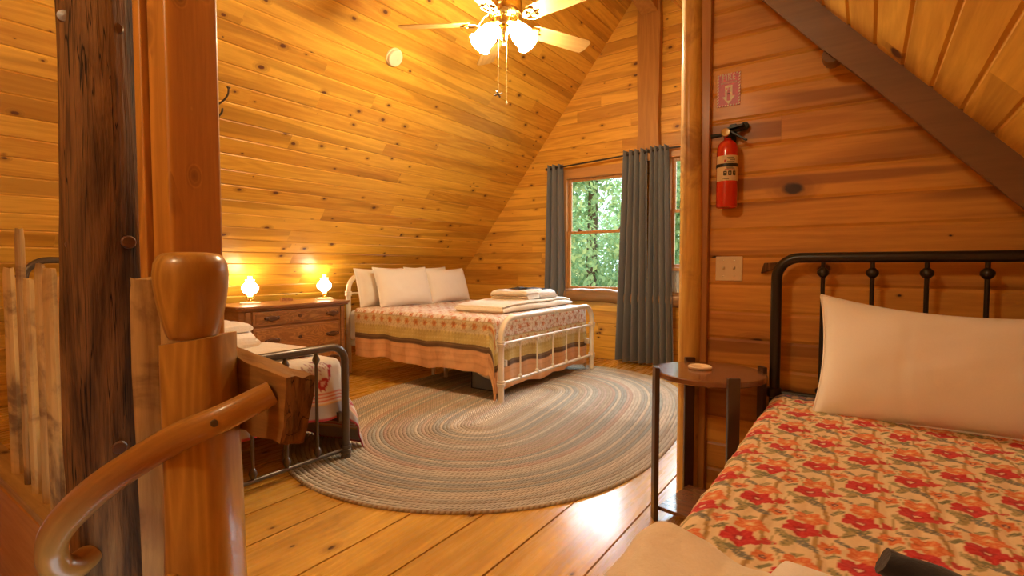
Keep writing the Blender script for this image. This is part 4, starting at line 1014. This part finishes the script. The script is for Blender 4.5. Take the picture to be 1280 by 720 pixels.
# ------------------------------------------------------------------ curtains and rods
def curtain(name,xt0,xt1,xb0,xb1,y,z0,z1,folds,label,seed,amp=.040):
    g=np.random.default_rng(seed); nu,nv=folds*14,40
    u=np.linspace(0,1,nu); v=np.linspace(0,1,nv); U,V=np.meshgrid(u,v,indexing='ij')
    ph=np.cumsum(.6+.8*g.random(nu)); ph=ph/ph[-1]*folds*2*PI
    a=amp*(.7+.6*np.interp(u,np.linspace(0,1,9),g.random(9)))
    PH=ph[:,None]+.5*np.sin(V*2+seed)*np.sin(U*5)
    A=a[:,None]*(.55+.55*V)
    X=(xt0+(xt1-xt0)*U)*(1-V)+(xb0+(xb1-xb0)*U)*V+.006*np.sin(PH*2+1)
    Y=y-A*np.sin(PH)-.010*V
    Z=z1+(z0-z1)*V+.006*np.sin(PH*.5)*(V>.97)+.010*np.sin(PH+.5)*(V<.02)
    m=M(); m.grid(np.stack([X,Y,Z],-1),thick=.004)
    t=thing(name,label,'curtain',((xt0+xt1)/2,y,z0),'grey curtains at the windows')
    m.build('panel',m_curt,t,smooth=80,fixn=False)
    # stitched hem line
    m=M(); j=int(nv*.955); P=np.stack([X,Y-.003,Z],-1)[:,j]; m.tube([tuple(p) for p in P],.0022,5); m.build('hem_stitch',m_curt,t)
    for k in range(folds):
        i=int((k+.5)*14); p=(X[i,0],y,z1-.035)
        m=M(); m.lathe([(.017,-.004),(.022,-.004),(.022,.004),(.017,.004),(.017,-.004)],p,14,axis=(1,0,.15)); m.build('grommet',m_rod,t)
    return t
yc=5.345
curtain('grey_curtain',-3.185,-2.985,-3.225,-2.935,yc,.04,2.275,3,'grey curtain panel at left side of the main window',1)
curtain('grey_curtain',-2.225,-1.965,-2.29,-1.935,yc,.03,2.325,4,'long grey curtain panel covering right side of main window',4,.046)
curtain('grey_curtain',-1.925,-1.735,-1.935,-1.65,yc,.025,2.335,4,'long grey curtain panel at the narrow right-hand window',8,.044)
def rod(x0,x1,z0,z1,lb):
    t=thing('curtain_rod',lb,'curtain rod',(x0,yc,z0))
    m=M(); m.tube([(x0,yc,z0),(x1,yc,z1)],.010,12); m.build('pole',m_rod,t)
    for x,z,s in ((x0,z0,-1),(x1,z1,1)):
        m=M(); m.lathe([(.010,0),(.013,.004),(.013,.010),(.018,.018),(.014,.028),(0,.033)],(x,yc,z),14,axis=(s,0,0)); m.build('finial',m_rod,t)
    for x,z in ((x0+.05,z0+.002),(x1-.05,z1-.002)):
        m=M(); m.tube([(x,YG,z-.02),(x,yc+.02,z-.02),(x,yc,z-.008)],.006,8); m.lathe([(0,0),(.02,0),(.02,.006),(0,.006)],(x,YG,z-.02),12,axis=(0,-1,0)); m.build('bracket',m_rod,t)
rod(-3.19,-1.955,2.235,2.292,'dark curtain rod above the main window')
rod(-1.93,-1.05,2.298,2.305,'dark curtain rod above the narrow right window')
# ------------------------------------------------------------------ fire extinguisher and its sign
EX,EY=-.527,YP-.062; E0=1.338
t=thing('fire_extinguisher','red fire extinguisher with paper label hanging on the wall','fire extinguisher',(EX,EY,E0))
c=(EX,EY,E0)
m=M(); m.lathe([(0,.004),(.036,.004),(.042,0),(.044,.006),(.0445,.02),(.0445,.245),(.043,.262),(.037,.280),(.026,.293),(.016,.300),(.014,.312),(0,.312)],c,36); m.build('cylinder',m_red,t,smooth=40)
m=M(); 
def wrap(z0,z1,a0,a1,r,n=20):
    P=np.zeros((n+1,2,3))
    for i in range(n+1):
        a=a0+(a1-a0)*i/n; P[i,0]=(EX+r*math.cos(a),EY+r*math.sin(a),E0+z0); P[i,1]=(EX+r*math.cos(a),EY+r*math.sin(a),E0+z1)
    return P
fa=R(-62)
m=M(); m.grid(wrap(.115,.225,fa-1.5,fa+1.5,.0449,30),thick=.0006); lab=m.build('label',m_label,t,fixn=False)
m=M(); m.grid(wrap(.176,.190,R(-220),R(40),.0462,40),thick=.001); m.build('strap',m_plast,t,fixn=False)
# print on the label: lines and three class symbols, a barcode-like block is left as bars
m=M()
def bar(z0,z1,a0,a1,r=.0455):
    m.grid(wrap(z0,z1,a0,a1,r,5))
for (z,a0,a1) in ((.214,-.3,.35),(.2085,-.2,.5),(.203,-.05,.5),(.197,-.3,.45),(.171,-.35,.3),(.167,-.3,.45),(.121,-.7,-.1)): m=M(); bar(z,z+.0022,fa+a0,fa+a1); m.build('print_line',m_ink,lab,fixn=False)
for q_ in ((.196,.206,-.55,-.42),(.163,.1655,-.5,.5)):
    m=M(); bar(q_[0],q_[1],fa+q_[2],fa+q_[3]); m.build('red_print',m_redink,lab,fixn=False)
for k,(a) in enumerate((-.62,-.18,.26)):
    m=M(); bar(.138,.156,fa+a,fa+a+.10); bar(.138,.156,fa+a+.22,fa+a+.32); bar(.152,.157,fa+a+.05,fa+a+.28); bar(.137,.142,fa+a+.05,fa+a+.28); 
    if k!=1: bar(.145,.149,fa+a+.1,fa+a+.22)
    m.build('class_symbol',m_ink,lab,fixn=False)
m=M(); m.box((EX,EY,E0+.322),(.030,.034,.030)); m.tube([(EX-.005,EY,E0+.33),(EX+.045,EY+.02,E0+.345),(EX+.06,EY+.045,E0+.352)],.010,10); m.build('valve',m_plast,t,bevel=.004)
m=M(); m.tube([(EX-.012,EY-.015,E0+.322),(EX-.066,EY-.022,E0+.318)],[.008,.010],12); m.build('nozzle',m_plast,t)
m=M(); m.lathe([(0,0),(.019,0),(.0195,.010),(.017,.014),(0,.012)],(EX-.006,EY-.018,E0+.327),20,axis=(.25,-.95,.1)); g_=m.build('gauge',m_silver,t)
m=M(); m.hexa([(EX+.01,EY-.009,E0+.330),(EX+.075,EY-.009,E0+.285),(EX+.075,EY+.009,E0+.285),(EX+.01,EY+.009,E0+.330),(EX+.01,EY-.009,E0+.343),(EX+.082,EY-.009,E0+.292),(EX+.082,EY+.009,E0+.292),(EX+.01,EY+.009,E0+.343)])
m.build('lower_handle',m_plast,t,bevel=.003)
m=M(); m.hexa([(EX-.005,EY-.010,E0+.343),(EX+.062,EY-.010,E0+.352),(EX+.062,EY+.010,E0+.352),(EX-.005,EY+.010,E0+.343),(EX-.005,EY-.010,E0+.353),(EX+.066,EY-.010,E0+.362),(EX+.066,EY+.010,E0+.362),(EX-.005,EY+.010,E0+.353)])
m.build('lever',m_plast,t,bevel=.003)
m=M(); m.box((EX+.01,YP-.006,E0+.20),(.03,.012,.36)); m.box((EX+.05,YP-.03,E0+.355),(.03,.05,.02)); m.lathe([(0,0),(.018,0),(.018,.02),(0,.024)],(EX+.062,YP-.012,E0+.360),14,axis=(0,-1,0)); m.build('wall_bracket',m_plast,t,bevel=.003)
# sign
S0x,S1x,Sz0,Sz1=-.588,-.490,1.803,1.950
t=thing('fire_sign','red FIRE sign with down arrow above the extinguisher','sign',((S0x+S1x)/2,YP,(Sz0+Sz1)/2))
ys=YP-.004
m=M(); m.bx(S0x,S1x,YP-.004,YP-.0002,Sz0,Sz1); m.build('plate',m_signred,t,bevel=.0008)
w=S1x-S0x; h=Sz1-Sz0
m=M()
def flat(poly,d=.0006): m.prism(poly,lambda u,v,q:(S0x+u*w,ys-q,Sz0+v*h),0,d)
n=11
for k in range(n):
    v0=k/n; dv=.5/n
    for u0 in (.0,.93):
        flat([(u0,v0),(u0+.07,v0+.035),(u0+.07,min(1,v0+.035+dv)),(u0,min(1,v0+dv))])
n=7
for k in range(n):
    u0=.08+.84*k/n; 
    for v0 in (0,.955): flat([(u0,v0),(u0+.055,v0),(u0+.085,v0+.045),(u0+.03,v0+.045)])
m.build('striped_border',m_signwhite,t,smooth=0)
m=M(); ax=lambda pts:[(u,v) for u,v in pts]
# arrow: shaft and head, with the extinguisher cut as a red pictogram on top
flat([(.34,.63),(.34,.30),(.22,.30),(.5,.06),(.78,.30),(.66,.30),(.66,.63)])
m.build('arrow',m_signwhite,t,smooth=0)
m=M()
def flat2(poly): m.prism(poly,lambda u,v,q:(S0x+u*w,ys-.0006-q,Sz0+v*h),0,.0005)
flat2([(.43,.17),(.57,.17),(.57,.46),(.53,.50),(.47,.50),(.43,.46)]); flat2([(.46,.50),(.54,.50),(.60,.57),(.50,.57)]); flat2([(.40,.55),(.37,.50),(.37,.30),(.395,.30),(.395,.49),(.46,.53),(.46,.56)])
m.build('extinguisher_symbol',m_signred,t,smooth=0)
m=M(); flat2([(.43,.36),(.57,.37),(.57,.40),(.43,.39)])
m.build('symbol_band',m_signwhite,t,smooth=0)
def text(body,size,x,z,y,mat,parent,name,sx=1.0):
    cu=bpy.data.curves.new('lettering','FONT'); cu.body=body; cu.size=size; cu.align_x='CENTER'; cu.extrude=.0003; cu.offset=size*.004; cu.space_character=1.12
    tmp=bpy.data.objects.new('tmp',cu); COL.objects.link(tmp)
    dg=bpy.context.evaluated_depsgraph_get(); me=bpy.data.meshes.new_from_object(tmp.evaluated_get(dg)); bpy.data.objects.remove(tmp)
    me.transform(Matrix.Translation(Vector((x,y,z))-Vector(parent.location))@Matrix.Rotation(PI/2,4,'X')@Matrix.Diagonal((sx,1,1,1)))
    me.materials.clear(); me.materials.append(mat)
    o=bpy.data.objects.new(name,me); COL.objects.link(o); o.parent=parent; return o
text('FIRE',.036,(S0x+S1x)/2,Sz0+.785*h,ys-.0005,m_signwhite,t,'lettering',.80)
text('EXTINGUISHER',.0115,(S0x+S1x)/2,Sz0+.685*h,ys-.0005,m_signwhite,t,'lettering',.80)
# switch plate
t=thing('light_switch','ivory double light switch plate below the fire extinguisher','light switch',(-.524,YP,1.066))
m=M(); m.bx(-.582,-.466,YP-.007,YP+.0,1.010,1.122); m.build('plate',m_plate,t,bevel=.004,seg=3)
for x in (-.547,-.501):
    m=M(); m.bx(x-.006,x+.006,YP-.008,YP-.005,1.053,1.080); m.build('slot',m_label,t)
    m=M(); m.box((x,YP-.012,1.070),(.0085,.014,.012),tilt=Matrix.Rotation(R(-25),3,'X')); m.build('toggle',m_plate,t,bevel=.0015)
    for z in (1.032,1.101):
        m=M(); m.lathe([(0,0),(.0035,0),(.003,.0015),(0,.002)],(x,YP-.007,z),10,axis=(0,-1,0)); m.build('screw',m_silver,t)
# wall knot bracket right of the switch (dark wedge by the headboard)
m=M(); m.prism([(-.388,1.045),(-.300,1.075),(-.300,1.095),(-.375,1.092)],lambda u,v,d:(u,YP-d,v),.0,.03); o=m.build('wall_peg',m_dark,bevel=.004,loc=(-.34,YP,1.07)); tag(o,'dark wooden wedge on the wall by headboard corner','peg')
# ------------------------------------------------------------------ smoke detector and hook on the slope
dc=Vector((-3.167,2.893,zl(-3.167)))
t=thing('smoke_detector','round cream smoke detector on the sloped ceiling left of fan','smoke detector',dc)
m=M(); m.lathe([(0,-.004),(.072,-.004),(.074,0),(.074,.010),(.070,.014)],dc,36,axis=nl); m.build('base',m_detect,t)
m=M(); m.lathe([(.066,.013),(.066,.030),(.060,.037),(.030,.040),(0,.041)],dc,36,axis=nl); m.lathe([(.012,.040),(.015,.043),(.006,.044),(0,.044)],dc+Vector((0,.02,0)),14,axis=nl); m.build('cover',m_detect,t)
t=thing('coat_hook','black iron double coat hook on sloped boards beside sawn post','hook',(-3.67,1.73,2.12))
m=M(); m.hexa([tuple(Vector(p)+nl*dd) for dd in (0,.006) for p in ((-3.74,1.715,zl(-3.74)),(-3.74,1.745,zl(-3.74)),(-3.64,1.745,zl(-3.64)),(-3.64,1.715,zl(-3.64)))]); m.build('mount_plate',m_iron,t,bevel=.002)
m=M(); m.tube(smoothpath([(-3.665,1.72,2.138),(-3.611,1.735,2.158),(-3.553,1.754,2.189),(-3.51,1.755,2.218),(-3.481,1.744,2.246)],5),[.0065]*15+[.006]*6,8); m.lathe([(0,0),(.008,.002),(.014,.012),(.012,.015),(0,.016)],(-3.484,1.745,2.240),12,axis=(.3,0,1)); m.build('upper_prong',m_iron,t)
m=M(); m.tube(smoothpath([(-3.712,1.735,2.080),(-3.664,1.758,2.093),(-3.626,1.767,2.115),(-3.600,1.761,2.138)],5),.007,8); m.build('lower_prong',m_iron,t)
# ------------------------------------------------------------------ ceiling fan
FX,FY,FZ=-1.99,2.77,2.655; FH=FZ+.055
t=thing('ceiling_fan','brass ceiling fan with oak blades and two lit shades','ceiling fan',(FX,FY,FZ))
c=(FX,FY,0)
m=M(); m.tube([(FX,FY,FH+.16),(FX,FY,4.12)],.013,14); m.build('downrod',m_brass,t)
m=M(); m.lathe([(.013,3.93),(.05,3.95),(.07,4.0),(.072,4.04),(0,4.06)],c,28); m.build('canopy',m_brass,t)
m=M(); m.lathe([(0,FH-.075),(.050,FH-.075),(.062,FH-.060),(.066,FH-.03),(.095,FH-.018),(.115,FH+.01),(.120,FH+.04),(.118,FH+.09),(.105,FH+.13),(.06,FH+.155),(.02,FH+.17),(0,FH+.17)],c,40); mo=m.build('motor_housing',m_brass,t,smooth=40)
m=M()
for k in range(26):
    a=2*PI*k/26; m.box((FX+.080*math.cos(a),FY+.080*math.sin(a),FH-.025),(.022,.008,.010),rot=a)
m.build('vent_fins',m_brass,mo)
for k in range(5):
    a=R(210.3-72*k); ca,sa=math.cos(a),math.sin(a)
    pitch=R(-15)
    def bl(r,w,h=0): # along blade r, across w
        return (FX+r*ca-w*math.cos(pitch)*sa, FY+r*sa+w*math.cos(pitch)*ca, FZ+.002+w*math.sin(pitch)+h)
    out=[(.215,-.048),(.235,-.058),(.45,-.066),(.66,-.070),(.683,-.062),(.695,-.035),(.695,.035),(.683,.062),(.66,.070),(.45,.066),(.235,.058),(.215,.048)]
    m=M(); 
    P=[bl(r,w,-.003) for r,w in out]+[bl(r,w,.003) for r,w in out]; n=len(out)
    me=M(); me.add([(r,w,-.003) for r,w in out]+[(r,w,.003) for r,w in out],[tuple(range(n-1,-1,-1)),tuple(range(n,2*n))]+[(i,(i+1)%n,n+(i+1)%n,n+i) for i in range(n)],random.random())
    b=me.build('blade',m_blade,None,bevel=.0015); b.parent=t
    b.rotation_euler=(Matrix.Rotation(a,3,'Z')@Matrix.Rotation(pitch,3,'X')).to_euler(); b.location=(0,0,.002)
    mi=M(); z=-.008
    mi.tube([(.09,0,.055),(.125,0,.040),(.165,0,z),(.215,0,z)],[.010,.011,.009,.008],8,squash=(1.5,.6))
    for s_ in (-1,1):
        mi.tube([(.165,0,z),(.185,.022*s_,z),(.215,.045*s_,z),(.245,.048*s_,z),(.262,.030*s_,z),(.250,.012*s_,z),(.225,.010*s_,z)],[.007,.007,.007,.007,.006,.006,.005],8)
    mi.tube([(.20,0,z),(.275,0,z),(.29,0,z)],[.006,.007,.004],8)
    ir=mi.build('blade_iron',m_brass,None); ir.parent=b
m=M(); m.lathe([(0,FH-.200),(.010,FH-.197),(.014,FH-.185),(.008,FH-.176),(.022,FH-.165),(.030,FH-.150),(.026,FH-.135),(.040,FH-.120),(.048,FH-.10),(.044,FH-.085),(.03,FH-.075),(0,FH-.075)],c,28); lk=m.build('light_kit',m_brass,t,smooth=40)
vd=Vector((math.cos(R(35)),math.sin(R(35)),0)); bk=Vector((.57,-.82,0))
for s_,out_,dz in ((-1,.62,-.80),(1,.62,-.75)):
    d=(vd*s_*out_+bk*(.22 if s_<0 else .30)+Vector((0,0,dz))).normalized()
    o0=Vector((FX,FY,FH-.035))+vd*s_*.024
    m=M(); m.tube([o0-vd*s_*.02,o0+d*.02,o0+d*.035],[.011,.013,.020],12); m.lathe([(.018,.03),(.028,.034),(.029,.05),(.0,.052)],o0,20,axis=d); m.build('lamp_arm',m_brass,lk)
    m=M(); m.lathe([(r_*1.06,.044+(h_-.044)*1.28) for r_,h_ in [(0,.044),(.024,.046),(.036,.060),(.050,.085),(.060,.112),(.063,.135),(.061,.152),(.066,.170),(.074,.182),(.072,.183),(.060,.168),(.03,.160),(0,.158)]],o0,36,axis=d,scallop=.07); sh=m.build('glass_shade',m_shade,t,smooth=80)
for (dx,dy,L,nm) in ((-.035,-.03,.40,0),(.018,-.03,.445,1)):
    p=Vector((FX,FY,FH-.12))+vd*dx+bk*.04
    m=M(); m.tube([p,p+Vector((0,0,-L))],.0016,6)
    for k in range(int(L/.012)): m.lathe([(0,-.0026),(.0026,0),(0,.0026)],p+Vector((0,0,-k*.012)),6)
    ch=m.build('pull_chain',m_chain,t)
    e=p+Vector((0,0,-L)); m=M()
    if nm: m.lathe([(0,-.022),(.005,-.020),(.007,-.010),(.004,0),(0,.002)],e,12); m.build('chain_bob',m_signwhite,ch)
    else:
        for j in range(4):
            a=R(20+90*j); m.tube([e,e+(vd*math.cos(a)+Vector((0,0,1))*math.sin(a)*.5+bk*math.sin(a)*.7)*.028],[.004,.0065],8)
        m.build('fan_fob',m_iron,ch)
# ------------------------------------------------------------------ trees outside
t_=NT('leaves'); rn=t_.attr('rnd'); cc=t_.mix(rn,(.20,.33,.18),(.48,.58,.28))
d1=t_.n('BsdfDiffuse'); t_.set(d1.inputs[0],cc); d2=t_.n('BsdfTranslucent'); t_.set(d2.inputs[0],cc); mx=t_.n('MixShader'); mx.inputs[0].default_value=.4
t_.t.links.new(d1.outputs[0],mx.inputs[1]); t_.t.links.new(d2.outputs[0],mx.inputs[2]); t_.t.links.new(mx.outputs[0],t_.out.inputs[0]); m_leaf=t_.m
m_bark=wood('tree_bark',(.14,.09,.06),(.06,.04,.03),'z',knots=.1,rough=.9,coat=0)
def tree(x,y,zt,r,seed,label,n=26000,ls=.07,trunkr=.14,zb=-3.2):
    g=np.random.default_rng(seed); t=thing('tree',label,'tree',(x,y,zb),'trees outside the window')
    log('',m_bark,[(x,y,zb),(x+.1,y,zt-r*.9),(x,y,zt-r*.3)],[trunkr,trunkr*.7,trunkr*.2],n=10,seed=seed,sub=10).build('trunk',m_bark,t)
    blobs=[]
    for k in range(28):
        zz=g.uniform(zt-3.2*r,zt-.35*r); f=1-max(0,(zz-(zt-1.5*r))/(1.5*r))**1.5*.75
        a=g.uniform(0,2*PI); q=r*f*math.sqrt(g.uniform(.1,1)); blobs.append((x+q*math.cos(a)*.8,y+q*math.sin(a)*.8,zz,r*g.uniform(.32,.55)))
    V=np.zeros((n,4,3)); rn=np.zeros(n)
    B=np.array(blobs)[g.integers(0,len(blobs),n)]
    d=g.normal(size=(n,3)); d/=np.linalg.norm(d,axis=1,keepdims=True)
    P=B[:,:3]+d*B[:,3:4]*g.uniform(.55,1.05,(n,1))
    nn=d+g.normal(size=(n,3))*.6+np.array([0,0,.5]); nn/=np.linalg.norm(nn,axis=1,keepdims=True)
    a=np.cross(nn,g.normal(size=(n,3))); a/=np.linalg.norm(a,axis=1,keepdims=True); b=np.cross(nn,a)
    s=ls*g.uniform(.6,1.3,(n,1))
    V[:,0]=P-a*s; V[:,1]=P-b*s*.45+nn*s*.1; V[:,2]=P+a*s; V[:,3]=P+b*s*.45+nn*s*.1
    me=bpy.data.meshes.new('foliage'); me.from_pydata((V.reshape(-1,3)-np.array([x,y,zb])).tolist(),[],np.arange(n*4).reshape(n,4).tolist())
    at=me.attributes.new('rnd','FLOAT','POINT'); at.data.foreach_set('value',np.repeat(np.clip(g.normal(.5,.25,n),0,1),4))
    me.materials.append(m_leaf); o=bpy.data.objects.new('foliage',me); COL.objects.link(o); o.parent=t; o['kind']='stuff'
tree(-5.9,10.2,1.75,1.6,1,'bright green bushy tree low in the main window')
tree(-8.6,15.5,3.9,2.0,2,'tall tree at upper left of the main window')
tree(-6.3,17.5,3.6,2.2,3,'farther hazy tree at the centre of the main window')
tree(-4.55,9.2,3.9,1.25,4,'overhanging tree at upper right of the main window',n=9000)
tree(-3.3,11.2,4.2,1.9,5,'green tree seen in the narrow right-hand window')
tree(-1.2,12.5,3.6,2.0,6,'green tree furthest right beyond the windows')
tree(-7.6,9.6,1.5,1.6,8,'low spreading tree beneath the left half of main window')
tree(-11.2,14.0,3.2,2.2,7,'green tree furthest left beyond the windows')
m=M(); m.add([(-40,5.9,-3.2),(30,5.9,-3.2),(30,45,-3.0),(-40,45,-3.0)],[(0,1,2,3)]); o=m.build('lawn',plain('lawn_grass',(.10,.18,.05),.9),smooth=0); tag(o,kind='structure')

# ------------------------------------------------------------------ light
w=bpy.data.worlds.new('sky'); SC.world=w; w.use_nodes=True; nt=w.node_tree; bg=nt.nodes['Background']
bg.inputs[0].default_value=(.80,.90,1.0,1); bg.inputs[1].default_value=3.0
def light(name,typ,loc,energy,col,**k):
    l=bpy.data.lights.new(name,typ); l.energy=energy; l.color=col
    for a,b in k.items(): setattr(l,a,b)
    o=bpy.data.objects.new(name,l); COL.objects.link(o); o.location=loc; return o
s=light('daylight','SUN',(0,12,8),25,(.74,.86,1.0),angle=R(60)); s.rotation_euler=(Vector((.12,-1,-.80))).to_track_quat('-Z','Y').to_euler()
WARM=(1,.80,.48)
light('ceiling_lamp','POINT',(-1.3,-1.3,2.8),75,WARM,shadow_soft_size=.18)
# ------------------------------------------------------------------ camera
cam=bpy.data.cameras.new('camera'); cam.lens=18; cam.sensor_width=36; cam.sensor_fit='HORIZONTAL'; cam.clip_start=.02
co=bpy.data.objects.new('camera',cam); COL.objects.link(co); co.location=(0,0,1.08)
co.rotation_euler=(R(90)-math.atan(28/640),0,R(34.8)); SC.camera=co
vs=SC.view_settings; vs.view_transform='Standard'; vs.look='None'; vs.exposure=.08; vs.gamma=1; vs.use_curve_mapping=False
SC.cycles.max_bounces=10; SC.cycles.diffuse_bounces=6; SC.cycles.transparent_max_bounces=12
SC.cycles.sample_clamp_indirect=8
